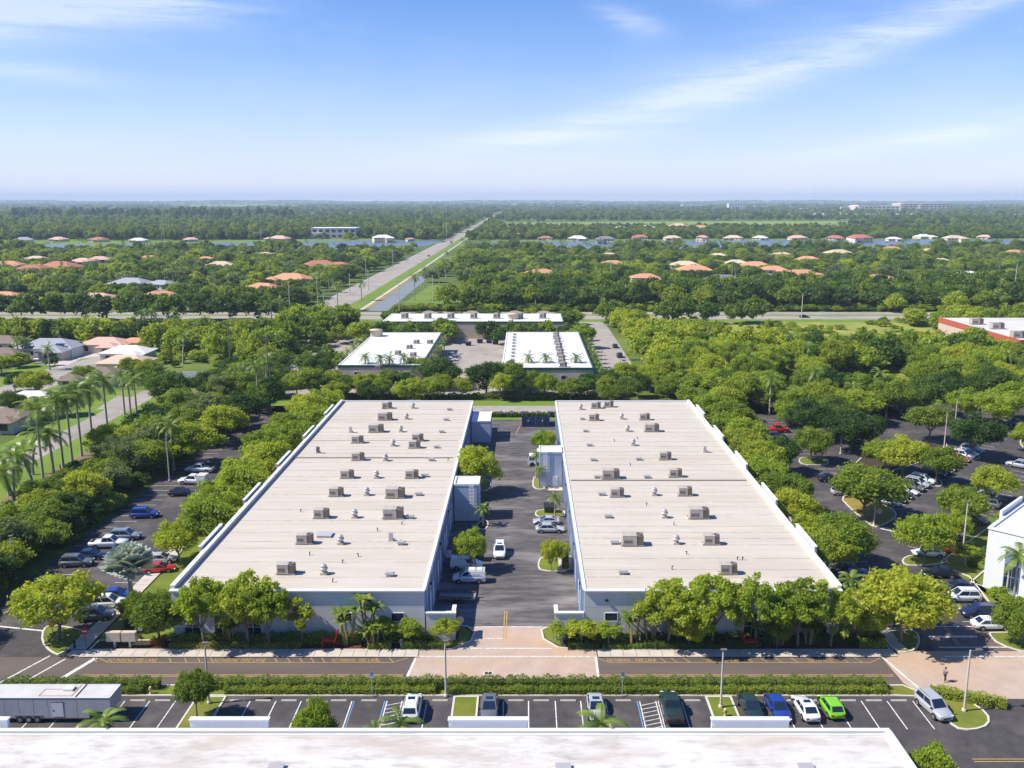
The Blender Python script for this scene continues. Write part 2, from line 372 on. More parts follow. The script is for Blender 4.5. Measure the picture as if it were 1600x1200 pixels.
pv = sheet('paver_crossing', [(-13.9, 91.4), (8.4, 91.4), (8.6, 98.2), (8.6, 105.6), (-12.9, 105.6), (-12.9, 98.2)], .036, paver)
pe = sheet('paver_crossing', [(42.6, 92), (44, 88.7), (95, 88.7), (95, 99.2), (61, 99.2), (46, 99.2), (42.4, 98.2)], .036, paver)
sheet('brick_drive', [(49.5, 99.2), (61, 99.2), (61, 105.4), (49.5, 105.4)], .034, mat('dark_pavers', (.10, .075, .07), (.17, .125, .11), .8, .5, bump=.3, bscale=25))

def line(parent, x0, y0, x1, y1, w, m, z, name='painted_line'):
    d = Vector((x1-x0, y1-y0, 0)); n = Vector((-d.y, d.x, 0)).normalized()*w/2
    return MB().poly([(x0-n.x, y0-n.y), (x1-n.x, y1-n.y), (x1+n.x, y1+n.y), (x0+n.x, y0+n.y)], z).obj(name, m, parent)
def pline(parent, a, b, w, m, z): pa, pb = G(*a), G(*b); return line(parent, pa.x, pa.y, pb.x, pb.y, w, m, z)

# island: curb ring + raised fill
def chaikin(p, k=2):
    for _ in range(k):
        q = []
        for i in range(len(p)):
            a, b = p[i], p[(i+1) % len(p)]
            q += [(a[0]*.75+b[0]*.25, a[1]*.75+b[1]*.25), (a[0]*.25+b[0]*.75, a[1]*.25+b[1]*.75)]
        p = q
    return p
def inset(p, d):
    n = len(p); A = sum(p[i][0]*p[(i+1)%n][1]-p[(i+1)%n][0]*p[i][1] for i in range(n))
    if A < 0: p = p[::-1]
    out = []
    for i in range(n):
        a, b, c = Vector(p[i-1]), Vector(p[i]), Vector(p[(i+1) % n])
        e1 = (b-a).normalized(); e2 = (c-b).normalized(); n1 = Vector((-e1.y, e1.x)); n2 = Vector((-e2.y, e2.x))
        m_ = (n1+n2); m_ = m_/max(m_.length, .3)
        m_ = m_/max(m_.dot(n1), .5); out.append((b.x+m_.x*d, b.y+m_.y*d))
    return p, out
def island(pts, fill=None, smooth=1, name='curbed_island', w=.22):
    fill = fill or turf
    if smooth: pts = chaikin(list(pts), smooth)
    o, i = inset(list(pts), w)
    e = link(name, None, kind='structure')
    n = len(o); mb = MB()
    vs = [(p[0], p[1], 0) for p in o]+[(p[0], p[1], .14) for p in o]+[(p[0], p[1], .14) for p in i]+[(p[0], p[1], .05) for p in i]
    fs = []
    for k in range(n):
        j = (k+1) % n
        for r in range(3): fs.append((r*n+k, r*n+j, (r+1)*n+j, (r+1)*n+k))
    mb.add(vs, fs); mb.obj('curb', curbm, e)
    MB().poly(i, .11).obj('turf' if fill in (turf, lawn) else 'planting_bed', fill, e)
    return e
def pisland(pl, **k): return island(pxpoly(pl), **k)

# planting beds in front of the two warehouses
island([(-43.4, 99.4), (-12.6, 99.4), (-8.8, 99.6), (-6.6, 101.6), (-6.2, 104), (-7.2, 105.6), (-9.0, 105.9), (-12, 105.9), (-12, 101.95), (-52.6, 101.95), (-52.6, 99.4)], fill=soil, smooth=0, name='planting_bed_island')
sheet('red_mulch_bed', [(-26, 99.7), (-17.0, 99.7), (-17, 101.5), (-26, 101.5)], .125, mulch)
sheet('grass_corner', [(-11.2, 100), (-8.6, 100.2), (-7.0, 101.8), (-6.7, 104), (-8.0, 105.4), (-8.3, 102)], .125, turf)
island([(7.1, 105.9), (3.4, 105.9), (2.0, 104.6), (2.2, 102.2), (4.0, 100), (6.4, 99.4), (44.2, 99.4), (44.2, 101.95), (7.1, 101.95)], fill=soil, smooth=0, name='planting_bed_island')
sheet('red_mulch_bed', [(9, 99.7), (43.9, 99.7), (43.9, 101.0), (9, 101.0)], .125, mulch)
sheet('grass_corner', [(3.2, 105.2), (2.3, 104.4), (2.6, 102.3), (4.4, 100.4), (4.2, 102.6)], .125, turf)
rect('side_lawn', -52.6, 102, -43.4, 236, .06, turf)
rect('side_lawn', 38.8, 102, 44.2, 214, .06, turf)
rect('alley_end_verge', -14, 215, 9, 221, .05, lawn)
# sidewalk of separate slabs
def slabs(name, x0, x1, y0, y1, z, m, step, along='x'):
    e = link(name, None, kind='structure'); g = .025
    n = int(abs((x1-x0) if along == 'x' else (y1-y0))/step)
    me = (MB().box(g, 0, z-.12, step-g, y1-y0, z) if along == 'x' else MB().box(0, g, z-.12, x1-x0, step-g, z)).mesh('concrete_slab', m)
    for i in range(n):
        link('concrete_slab', me, e, (x0+i*step if along == 'x' else x0, y0 if along == 'x' else y0+i*step, random.uniform(-.006, .006)))
    MB().box(x0, y0, .0, x0+(n*step if along == 'x' else x1-x0), y0+(y1-y0 if along == 'x' else n*step), z-.03).obj('slab_bedding', soil, e)
    return e
slabs('sidewalk', -54.6, -12.6, 97.85, 99.35, .13, conc, 1.55)
slabs('sidewalk', 8.7, 45.8, 97.85, 99.35, .13, conc, 1.55)
slabs('sidewalk', -55.0, -53.0, 99.5, 150, .13, conc, 1.55, 'y')
slabs('sidewalk', 44.4, 46.1, 99.5, 150, .13, conc, 1.55, 'y')
rect('curb_edge', -53.0, 97.7, -12.6, 97.85, .14, curbm); rect('curb_edge', 8.7, 97.7, 42.4, 97.85, .14, curbm)
# alley islands
pisland([(748, 766), (750, 750), (764, 750), (768, 756), (766, 763), (760, 768)])
pisland([(744, 826), (744, 819), (757, 812), (764, 816), (763, 824), (757, 829)], fill=soil)
pisland([(724, 905), (727, 884), (744, 884), (749, 894), (747, 906)])
pisland([(832, 764), (832, 748), (838, 744), (852, 762), (850, 766)])
island([(7.0, 145.6), (2.2, 145.6), (1.6, 147.5), (2.4, 149.6), (7.0, 149.6)])
island([(7.0, 122.8), (2.3, 122.8), (1.8, 125), (2.4, 128.6), (7.0, 128.6)])
rect('concrete_pad', 5.0, 123.2, 7.1, 128.4, .15, conc); rect('concrete_pad', -12, 128, -9.6, 131, .04, conc)
rect('concrete_pad', 4.4, 160.2, 7.1, 162.2, .03, conc)
# hedge strip south of the front road
island([(-58.5, 89.2), (40.5, 89.2), (44.3, 89.0), (42.4, 91.5), (-58.5, 91.5)], smooth=0, fill=turf, name='hedge_strip')
pisland([(1440, 1088), (1452, 1078), (1515, 1096), (1545, 1116), (1547, 1134), (1520, 1143), (1490, 1139), (1470, 1112)])
for (x0, x1) in [(-35.9, -32.6), (-7.8, -5.0), (19.7, 22.6)]: island([(x0, 82.2), (x1, 82.2), (x1, 89.15), (x0, 89.15)], smooth=0)
rect('road_sign_pad', 60.2, 91.2, 61.3, 92.0, .05, conc)
# west and east islands
pisland([(64, 1004), (66, 984), (80, 976), (128, 984), (136, 990), (95, 1026), (78, 1020)])
pisland([(1372, 988), (1425, 984), (1437, 992), (1437, 1010), (1424, 1020), (1398, 1020)])
pisland([(1543, 992), (1548, 988), (1640, 990), (1680, 1025), (1605, 1022), (1560, 1008)])
pisland([(1311, 777), (1334, 773), (1390, 792), (1402, 803), (1398, 812), (1372, 825), (1360, 822), (1330, 797)], fill=mat('dry_turf', (.20, .17, .03), (.30, .20, .05), .95, .6, bump=.7, bscale=15), smooth=1)
for pl in [[(1246, 720), (1254, 714), (1292, 718), (1296, 724), (1288, 727), (1254, 727)], [(1408, 874), (1424, 867), (1478, 872), (1482, 880), (1440, 885), (1412, 884)],
           [(1288, 892), (1296, 880), (1332, 879), (1337, 886), (1332, 892)], [(1455, 756), (1458, 748), (1470, 750), (1474, 758), (1466, 762)], [(1508, 716), (1512, 708), (1530, 710), (1533, 716), (1520, 719)],
           [(1474, 820), (1480, 815), (1496, 818), (1500, 828), (1482, 828)], [(1244, 660), (1248, 640), (1262, 642), (1290, 658), (1300, 668), (1260, 668)], [(1592, 692), (1596, 686), (1640, 690), (1640, 706), (1600, 702)], [(1550, 664), (1556, 656), (1582, 658), (1580, 664)]]:
    pisland(pl)
island([(61.2, 107), (64.5, 107), (68, 113), (63.5, 119), (92, 148), (100, 160), (93, 157), (61.5, 125.5), (64, 121), (62, 109)], smooth=0, fill=turf, name='planting_strip')
pisland([(1340, 752), (1450, 720), (1480, 700), (1480, 690), (1400, 690), (1330, 720)], fill=soil, smooth=1)
pisland([(232, 882), (262, 868), (268, 874), (245, 892)], fill=soil)

# ---------------- painted markings
for X in (-46.1, -43.4, -40.7, -37.9, -29.8, -27, -24.25, -21.5, -10.6, -2.3, .4, 3.3, 6.05, 8.8, 17.0, 25, 27.8, 30.7, 33.6, 36.5, 39.3, 42.1):
    line(fl, X, 83.0, X, 88.3, .12, white, .022)
for X in (-49, -51.8, -54.6): line(fl, X, 83.0, X, 88.3, .12, white, .022)
for X in (-18.75,): line(fl, X, 82.9, X, 88.3, .12, white, .022); line(fl, X+.25, 82.9, X+.25, 88.3, .1, bluep, .022)
for (x0, x1) in [(-14.95, -13.3), (12.45, 14.2)]:
    line(fl, x0, 82.9, x0, 88.3, .12, white, .022); line(fl, x1, 82.9, x1, 88.3, .12, white, .022)
    line(fl, x0-.25, 82.9, x0-.25, 88.3, .13, bluep, .022); line(fl, x1+.25, 82.9, x1+.25, 88.3, .1, white, .022)
    for k in range(7): line(fl, x0, 82.9+k*.75, x1, 83.5+k*.75, .1, white, .027)
stopm = MB().add([(-.85,-.09,0),(.85,-.09,0),(.85,.09,0),(-.85,.09,0),(-.82,-.05,.11),(.82,-.05,.11),(.82,.05,.11),(-.82,.05,.11)], [(4,5,6,7),(0,1,5,4),(1,2,6,5),(2,3,7,6),(3,0,4,7)]).mesh('wheel_stop', curbm)
xs = [-50.4, -47.6, -44.8, -42.0, -39.3, -31.2, -28.4, -25.6, -22.9, -20.2, -16.9, -9.2, -.95, 1.8, 4.7, 10.7, 18.2, 35.1, 37.9, 40.6, 32.2, 29.3]
for i, X in enumerate(xs):
    t_ = 'on the far left' if X < -38 else 'left of the middle' if X < -9 else 'in the middle' if X < 12 else 'on the right'
    link('wheel_stop', stopm, None, (X, 88.35, .022), 0, 'concrete wheel stop at the head of a bay, '+t_, 'wheel stop', 'wheel stops along the front row '+t_)
line(fl, 43.5, 78.0, 58, 78.0, .12, yellow, .022); line(fl, 43.5, 77.6, 58, 77.6, .12, yellow, .022)
line(fl, 58.3, 78.2, 59.6, 72.5, .5, white, .022); line(fl, 66.0, 85.0, 72, 85.6, .4, white, .022)
# front road: double yellow, fire lane hatching and lettering
for (x0, x1) in [(-50.5, -13.9), (8.5, 42.2)]:
    line(fr, x0, 93.75, x1, 93.75, .12, yellow, .034); line(fr, x0, 93.45, x1, 93.45, .12, yellow, .034)
    line(fr, x0+1.5, 96.55, x1-1.6, 96.55, .1, yellow, .034); line(fr, x1-1.6, 96.55, x1, 97.6, .1, yellow, .034); line(fr, x0, 97.6, x0+1.5, 96.55, .1, yellow, .034)
line(fr, -52.6, 93.0, -50.9, 97.6, .55, white, .034); pline(fr, (45, 1062), (102, 1030), .22, white, .034); pline(fr, (0, 1067), (78, 1025), .22, white, .034)
pline(fr, (-10, 978), (68, 986), .3, white, .034)
def text(s, x, y, w, h, m, z, parent, rz=0, tilt=None):
    c = bpy.data.curves.new('lettering', 'FONT'); c.body = s; c.size = 1; o = bpy.data.objects.new('lettering', c); COL.objects.link(o)
    dg = bpy.context.evaluated_depsgraph_get(); me = bpy.data.meshes.new_from_object(o.evaluated_get(dg)); bpy.data.objects.remove(o)
    co = np.empty(len(me.vertices)*3, np.float32); me.vertices.foreach_get('co', co); co = co.reshape(-1, 3)
    mn, mx = co.min(0), co.max(0); co[:, 0] = (co[:, 0]-mn[0])/(mx[0]-mn[0])*w; co[:, 1] = (co[:, 1]-mn[1])/(mx[1]-mn[1])*h; co[:, 2] = 0
    me.vertices.foreach_set('co', co.reshape(-1)); me.materials.clear(); me.materials.append(m)
    t = link('lettering', me, parent, (x, y, z), rz)
    if tilt: t.rotation_euler = tilt
    return t
k_ = 106.0/1400
for (s, a, b) in [('NO PARKING', 170, 209), ('FIRE LANE', 213, 246), ('NO PARKING', 336, 373), ('FIRE LANE', 378, 416), ('NO PARKING', 519, 556), ('FIRE LANE', 561, 592), ('NO PARKING', 949, 985), ('FIRE LANE', 993, 1025), ('NO PARKING', 1103, 1135), ('FIRE LANE', 1142, 1175), ('NO PARKING', 1262, 1300)]:
    text(s, (a-820)*k_, 96.72, (b-a)*k_, .72, yellow, .040, fr)
for a in [150, 266, 290, 311, 331, 431, 451, 470, 488, 505, 590, 611, 1035, 1052, 1072, 1192, 1215, 1240, 1318, 1340]:
    x = (a-820)*k_; line(fr, x-.25, 97.6, x+.35, 96.6, .1, yellow, .034)
line(pv, -12.9, 97.95, 8.6, 97.95, .2, white, .043); line(pv, -7.8, 99.9, 3.3, 99.9, .2, white, .043); line(pv, -13.6, 91.6, -12.9, 97.9, .3, white, .043)
line(pv, -6.2, 105.5, 2.2, 105.5, .22, white, .043); line(pv, -8.6, 102.4, -2.3, 102.4, .18, white, .043); line(pv, 8.35, 91.6, 8.45, 97.9, .3, white, .043)
line(al, -2.65, 102.2, -2.65, 110.0, .13, yellow, .050); line(al, -2.35, 102.2, -2.35, 110, .13, yellow, .050)
pline(al, (812, 666), (806, 678), .18, yellow, .03)
line(pe, 42.4, 98.3, 44, 90.2, .25, white, .043); line(pe, 50, 97.95, 95, 97.95, .2, white, .043); line(pe, 50.3, 100.2, 60, 100.2, .2, white, .043)
line(pe, 50.3, 102.9, 56.3, 102.9, .4, white, .043); line(pe, 49.8, 105.6, 61, 105.6, .2, white, .043)
pline(el_, (1463, 960), (1500, 1008), .12, yellow, .045); pline(el_, (1459, 960), (1496, 1008), .12, yellow, .045)
pline(el_, (1376, 826), (1408, 833), .45, white, .03)
MB().cbox(-4.2, 94.1, .037, 1.1, .8, .02).obj('drain_frame', curbm, pv)
for dx in (-.22, .22): MB().cbox(-4.2+dx, 94.1, .058, .34, .55, .006).obj('drain_grate', black, pv)
MB().lathe([(.28, .037), (.28, .055), (0, .055)], -1.7, 93.6, 14).obj('manhole_cover', mat('rusty_iron', (.10, .06, .04), None, .7), pv)
# stall lines, west and east lots
for y in np.arange(108, 232, 2.75):
    line(bpy.data.objects['west_lot'], -58.3, y, -53.2, y, .1, white, .026)
    if y > 115: line(bpy.data.objects['west_lot'], -70.8, y, -65.6, y, .1, white, .026)
for y in np.arange(110, 133, 2.75): line(el_, 44.0 if y > 129 else 46.3, y, 51.5, y, .1, white, .026)
for y in np.arange(171, 216, 2.75): line(el_, 46.5, y, 51.8, y, .1, white, .026); line(el_, 57.6, y, 63, y, .1, white, .026)
for y in np.arange(107, 121, 2.75): line(el_, 56.4, y, 61.4, y, .1, white, .026)
dq = Vector((.682, .731)); nq = Vector((.731, -.682)); p0 = Vector((66.5, 155.0))
for k in range(26):
    p = p0+dq*(k*2.9-7.2); line(el_, p.x-nq.x*2.2, p.y-nq.y*2.2, p.x+nq.x*3.0, p.y+nq.y*3.0, .1, white, .026)
for k in range(26):
    p = Vector((62, 131))+dq*(k*2.9); line(el_, p.x-nq.x*2.6, p.y-nq.y*2.6, p.x+nq.x*2.4, p.y+nq.y*2.4, .1, white, .026)
# ------------------------------------------------------------------ buildings
ORD = ['first', 'second', 'third', 'fourth', 'fifth', 'sixth', 'seventh', 'eighth', 'ninth', 'tenth', 'eleventh', 'twelfth', 'thirteenth', 'fourteenth', 'fifteenth', 'sixteenth']
def wobj(mb, name, m, root, **k):
    o = mb.obj(name, m, root, **k)
    o.location = (-root.location[0], -root.location[1], -root.location[2]); return o
def wlink(name, me, root, loc, rz=0):
    return link(name, me, root, (loc[0]-root.location[0], loc[1]-root.location[1], loc[2]-root.location[2]), rz)
def window_front(root, xc, y, z0, z1, w, cols=1, rows=1, name='window', fm=frame):
    """window on a wall facing -Y"""
    mb = MB(); t = .07
    mb.box(xc-w/2-t, y-.07, z0-t, xc-w/2, y+.02, z1+t).box(xc+w/2, y-.07, z0-t, xc+w/2+t, y+.02, z1+t)
    mb.box(xc-w/2, y-.07, z1, xc+w/2, y+.02, z1+t).box(xc-w/2, y-.07, z0-t, xc+w/2, y+.02, z0)
    for c in range(1, cols): x = xc-w/2+w*c/cols; mb.box(x-.035, y-.065, z0, x+.035, y+.02, z1)
    f = wobj(mb, name, fm, root)
    g = MB().box(xc-w/2+.002, y-.03, z0+.002, xc+w/2-.002, y+.015, z1-.002).obj('pane', glass, f)
    if rows > 1:
        for r in range(1, rows): z = z0+(z1-z0)*r/rows; MB().box(xc-w/2+.005, y-.06, z-.035, xc+w/2-.005, y-.028, z+.035).obj('mullion', fm, f)
    return f
def coping_ring(root, X0, X1, Y0, Y1, z, h, out, inn, m=coping, name='coping'):
    wobj(MB().box(X0-out, Y0-out, z, X1+out, Y0+inn, z+h), name, m, root)
    wobj(MB().box(X0-out, Y1-inn, z, X1+out, Y1+out, z+h), name, m, root)
    wobj(MB().box(X0-out, Y0+inn, z, X0+inn, Y1-inn, z+h), name, m, root)
    wobj(MB().box(X1-inn, Y0+inn, z, X1+out, Y1-inn, z+h), name, m, root)

def warehouse(name, label, X0, X1, Y0, Y1, alley_east):
    H = 6.55
    root = thing(name, label, 'building', ((X0+X1)/2, (Y0+Y1)/2, 0))
    wobj(MB().box(X0, Y0, 0, X1, Y1, H-.12), 'wall', wallg, root)
    wobj(MB().box(X0+.2, Y0+.2, H-.12, X1-.2, Y1-.2, H), 'roof', roofm, root)
    # front tilt-up panels with open joints
    nc = 6; cw = (X1-X0)/nc; rows = [(0.02, 1.5), (1.5, 2.95), (2.95, 4.4), (4.4, H-.02)]
    for r, (a, b) in enumerate(rows):
        me = MB().box(.02, -.04, 0, cw-.02, 0.0, b-a-.035).mesh('wall_panel', wallg)
        for c in range(nc): wlink('wall_panel', me, root, (X0+c*cw, Y0, a))
    # copings: the front one oversails and throws the long grazing shadow
    wobj(MB().box(X0-.12, Y0-.34, H+.0, X1+.12, Y0+.25, H+.17), 'coping', coping, root)
    wobj(MB().box(X0-.12, Y1-.25, H+.0, X1+.12, Y1+.14, H+.32), 'coping', coping, root)
    ax, ox = (X1, X0) if alley_east else (X0, X1); s = 1 if alley_east else -1
    a, b = sorted((ax-s*.22, ax+s*.16)); wobj(MB().box(a, Y0+.25, H, b, Y1-.25, H+.12), 'coping', coping, root)
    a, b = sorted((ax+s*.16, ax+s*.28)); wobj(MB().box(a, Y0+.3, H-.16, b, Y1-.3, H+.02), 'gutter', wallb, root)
    # outer parapet, stepped with raised sections
    a, b = sorted((ox-s*.1, ox+s*.35)); wobj(MB().box(a, Y0+.25, H-.1, b, Y1-.25, H+.50), 'parapet', wallg, root)
    a, b = sorted((ox-s*.18, ox+s*.42)); wobj(MB().box(a, Y0+.25, H+.50, b, Y1-.25, H+.60), 'coping', coping, root)
    seg = MB().box(-.20, 0, -3.0, .10, 8.6, .86).mesh('raised_parapet', wallg); sc = MB().box(-.28, -.1, .86, .16, 8.7, .95).mesh('raised_coping', coping)
    y = Y0+12
    while y+10 < Y1:
        xx = ox-s*.55 if alley_east else ox+.55
        o = wlink('raised_parapet', seg, root, (xx+(0 if alley_east else .18), y, H)); link('raised_coping', sc, o); y += 19.2
    # roof seams: two rows of membrane ridges and the expansion joint
    jy = {True: [(Y0+57.2, .14, .24), (Y0+69.5, .05, .12)], False: [(Y0+43.6, .16, .26)]}[alley_east]
    for yy, h, w in jy: wobj(MB().box(X0+.5, yy, H-.01, X1-1.0, yy+w, H+h), 'expansion_joint', mat('joint_metal', (.22, .20, .18), None, .6), root)
    lap = MB().box(0, 0, -.01, X1-X0-1.2, .10, .022).mesh('membrane_lap', mat('lap_edge', (.27, .24, .21), (.52, .47, .41), .8, .8, mid=.5, sharp=.1))
    yy = Y0+4
    while yy < Y1-3: wlink('membrane_lap', lap, root, (X0+.6, yy, H)); yy += random.choice([2.4, 3.6, 4.8])
    # alley side: pilasters, roll-up doors, wall packs
    n = int((Y1-Y0)/3.4); dm = MB()
    door = MB(); door.box(-.06, .5, 0.0, .05, 3.0, 3.4)
    for k in range(10): door.box(-.085, .52, .1+k*.33, -.055, 2.98, .1+k*.33+.26)
    door_me = door.mesh('roll_up_door', wallw); pil = MB().box(-.2, 0, 0, .05, .45, H-.25).mesh('pilaster', wallb)
    win = MB().box(-.04, 1.0, 1.0, .02, 2.4, 2.4).mesh('window', glass); pk = MB().box(-.3, 1.6, 4.7, .02, 1.9, 5.0).mesh('wall_light', black)
    wobj(MB().box(*(sorted((ax+s*.0, ax+s*.03))[0], Y0+.05, .02, sorted((ax, ax+s*.03))[1], Y1-.05, H-.3)), 'side_wall_shade_blue', wallb, root)  # thin sheet over the alley wall, its colour bluer to imitate shade
    for k in range(n):
        yk = Y0+.8+k*3.4; skip = False
        o = wlink('pilaster', pil, root, (ax+s*.03, yk, 0))
        if s > 0: o.scale = (-1, 1, 1)
        me = door_me if k % 3 else win
        o = wlink('roll_up_door' if k % 3 else 'window', me, root, (ax+s*.03, yk, .02));
        if s > 0: o.scale = (-1, 1, 1)
        if k % 4 == 1:
            o = wlink('wall_light', pk, root, (ax+s*.03, yk, 0))
            if s > 0: o.scale = (-1, 1, 1)
    return root
LBH = 6.55
LB = warehouse('warehouse', 'long grey-blue warehouse with cream flat roof, left of the two beside the alley', -43.2, -12.3, 102, 206.3, True)
RB = warehouse('warehouse', 'long grey-blue warehouse with cream flat roof, right of the two beside the alley', 7.3, 38.6, 102, 206.3, False)
for X in (-15.6, -22.0, -28.4):
    window_front(LB, X, 101.96, 2.62, 3.65, 1.5); f = wobj(MB().box(X-.7, 101.9, .1, X+.7, 101.97, 2.45), 'door', mat('grey_door', (.40, .44, .52), None, .6), LB)
for X in (-40.9, -37.2, -33.4): window_front(LB, X, 101.96, .35, 3.3, 1.9, 2, 2)
for X in (10.6, 17.6): window_front(RB, X, 101.96, 2.62, 3.65, 1.5); wobj(MB().box(X-.7, 101.9, .1, X+.7, 101.97, 2.45), 'door', mat('grey_door', (.40, .44, .52), None, .6), RB)
for X in (22.5, 27.9, 31.5, 36.2): window_front(RB, X, 101.96, .35, 3.6, 1.9, 2, 2)
for X, B in ((-19.0, LB), (-36, LB), (10.0, RB), (20, RB)): wobj(MB().box(X-.2, 101.75, 5.25, X+.2, 101.97, 5.45), 'wall_light', black, B)
# wing walls at the alley mouth
for B, xa, xb, rx in ((LB, -12.1, -8.55, -8.75), (RB, 3.65, 7.1, 3.85)):
    wobj(MB().box(xa, 101.85, 0, xb, 102.1, 3.6), 'wing_wall', wallg, B)
    wobj(MB().box(xa-.05, 101.72, 3.6, xb+.12, 102.24, 3.8), 'wing_wall_coping', coping, B)
    wobj(MB().box(rx-.13, 102.1, 0, rx+.13, 103.9, 3.6), 'wing_wall', wallg, B)
    wobj(MB().box(rx-.25, 102.24, 3.6, rx+.25, 104.0, 3.8), 'wing_wall_coping', coping, B)
# service towers in the alley (each a small block building of its own)
def ladder(root, x, y, z0, z1):
    mb = MB()
    for dx in (-.26, .26): mb.tube((x+dx, y, z0), (x+dx, y, z1+1.0), .035, n=5)
    rails = wobj(mb, 'ladder', wallw, root); z = z0+.3
    rung = MB().tube((-.26, 0, 0), (.26, 0, 0), .022, n=4).mesh('rung', wallw)
    while z < z1: link('rung', rung, rails, (x, y, z)); z += .42
    cg = MB()
    for k in range(8):
        zz = z0+1.6+k*.6
        if zz > z1+.6: break
        pts = [(x+.42*math.cos(a), y-.35+.42*math.sin(a), zz) for a in np.linspace(-math.pi, 0, 7)]
        cg.path(pts, [.02]*7, 4)
    cg.obj('ladder_cage', wallw, rails)
def tower(label, X0, X1, Y0, Y1, H, lad=None, door=None):
    r = thing('service_tower', label, 'building', ((X0+X1)/2, (Y0+Y1)/2, 0))
    wobj(MB().box(X0, Y0, 0, X1, Y1, H-.3), 'wall', mat('tower_wall', (.36, .41, .50), (.40, .45, .54), .8, .8), r)
    wobj(MB().box(X0+.2, Y0+.2, H-.3, X1-.2, Y1-.2, H-.18), 'roof', roofw, r)
    coping_ring(r, X0, X1, Y0, Y1, H-.3, .34, .06, .22)
    if lad: ladder(r, lad, Y0-.22, .6, H)
    if door: wobj(MB().box(door-.5, Y0-.06, .05, door+.5, Y0+.02, 2.15), 'door', wallw, r)
    wobj(MB().cbox((X0+X1)/2-.8, Y0-.1, 1.4, .5, .2, .6), 'meter_box', steel, r)
    return r
tower('blue-grey block tower with white ladder beside the left warehouse', -11.9, -7.7, 144, 148.4, 6.5, -8.9)
tower('blue-grey block tower with caged ladder beside the right warehouse', 2.75, 7.0, 162.3, 166.6, 6.9, 3.9, 5.7)
tower('low blue walled enclosure at the far end of the left warehouse', -11.9, -7.7, 194, 203, 5.0)
# near building, seen only as its roof edge
NB = thing('near_warehouse', 'white roofed building along the bottom edge, stained flat roof', 'building', (-30, 46, 0))
wobj(MB().box(-105, 20, 0, 32.4, 72.0, 6.75), 'wall', wallg, NB); wobj(MB().box(-104.8, 20.2, 6.75, 32.2, 71.8, 6.87), 'roof', mat('stained_white_roof', (.38, .35, .31), (.60, .58, .55), .6, .8, (.43, .365, .31), bump=.08, stretch=(.45, 1.3, 1), detail=12, mid=.42, sharp=.14), NB)
wobj(MB().box(-105, 71.7, 6.87, 32.5, 72.15, 7.12), 'coping', coping, NB); wobj(MB().box(32.05, 20, 6.87, 32.55, 71.7, 7.12), 'coping', coping, NB)
wobj(MB().box(-105, 71.35, 6.86, 32.0, 71.52, 6.93), 'edge_strip', coping, NB); wobj(MB().box(31.7, 20, 6.86, 31.86, 71.3, 6.93), 'edge_strip', coping, NB)
for a, b in ((-53.5, -46.2), (-29.9, -22.9), (-6.8, .25), (16.7, 23.6)):
    wobj(MB().box(a, 72.25, 5.2, b, 72.6, 7.75), 'raised_parapet', wallw, NB); wobj(MB().box(a-.08, 72.17, 7.75, b+.08, 72.72, 7.9), 'raised_coping', coping, NB)
for x_, lab in ((-20.7, 'grey roof hatch at the bottom edge, left of the middle'), (3.2, 'grey roof hatch at the bottom edge, right of the middle'), (23.4, 'grey roof hatch at the bottom edge, near the right roof corner')):
    h = thing('roof_hatch', lab, 'roof hatch', (x_, 66.55, 6.87)); MB().cbox(0, 0, 0, 1.2, .9, .22).obj('curb', steel, h); MB().cbox(0, 0, .22, 1.3, 1.0, .08).obj('lid', mat('hatch_lid', (.36, .34, .35), None, .5), h)

# east building, turned 45 degrees
EB = thing('white_office_building', 'white two storey building with flat roof at the right edge', 'building', (64.2, 117.4, 0), R(45))
MB().box(0, -34, 0, 38, 0, 8.6).obj('wall', wallw, EB); MB().box(.2, -33.8, 8.6, 37.8, -.2, 8.7).obj('roof', roofw2, EB)
MB().box(-.12, -34, 8.7, .4, .12, 8.95).obj('coping', coping, EB); MB().box(.4, -.35, 8.7, 38, .12, 8.95).obj('coping', coping, EB)
for a in (6, 22): MB().box(a, .2, 6.5, a+9, .55, 9.7).obj('raised_parapet', wallw, EB)
for k in range(7):
    ya = -3.5-k*4.2
    f = MB().box(-.10, ya-1.0, .5, .02, ya+1.0, 6.2).obj('window', mat('blue_spandrel', (.16, .22, .36), None, .5), EB)
    for (z0, z1) in ((.8, 2.6), (2.75, 4.3)):
        for c in (-.9, .05): MB().box(-.13, ya+c, z0, -.05, ya+c+.85, z1).obj('pane', glass, f)
    MB().box(-.09, ya-2.6, .5, -.0, ya-1.7, 7.6).obj('wall_panel', wallw, EB)

# business park buildings
def park_building(label, X0, X1, Y0, Y1, H, wins, name='business_building', wm=walltan, rm=roofw2, trim=greenm):
    r = thing(name, label, 'building', ((X0+X1)/2, (Y0+Y1)/2, 0))
    wobj(MB().box(X0, Y0, 0, X1, Y1, H-.3), 'wall', wm, r)
    wobj(MB().box(X0+.3, Y0+.3, H-.3, X1-.3, Y1-.3, H-.15), 'roof', rm, r)
    wobj(MB().box(X0-.12, Y0-.12, H-.65, X1+.12, Y0+.28, H), 'trim', trim, r)
    wobj(MB().box(X0-.12, Y1-.28, H-.3, X1+.12, Y1+.12, H), 'coping', coping, r)
    wobj(MB().box(X0-.12, Y0+.28, H-.3, X0+.28, Y1-.28, H), 'coping', coping, r)
    wobj(MB().box(X1-.28, Y0+.28, H-.65, X1+.12, Y1-.28, H), 'trim', trim, r)
    for x, z0, z1, w in wins: window_front(r, x, Y0-.02, z0, z1, w)
    return r
PB1 = park_building('tan walled building with white flat roof, left of the parking court', -53.8, -29.8, 254, 319, 6.6, [(-48.5, 3.2, 4.6, 1.4), (-39.5, 3.2, 4.6, 1.4), (-34, 3.2, 4.6, 1.4)])
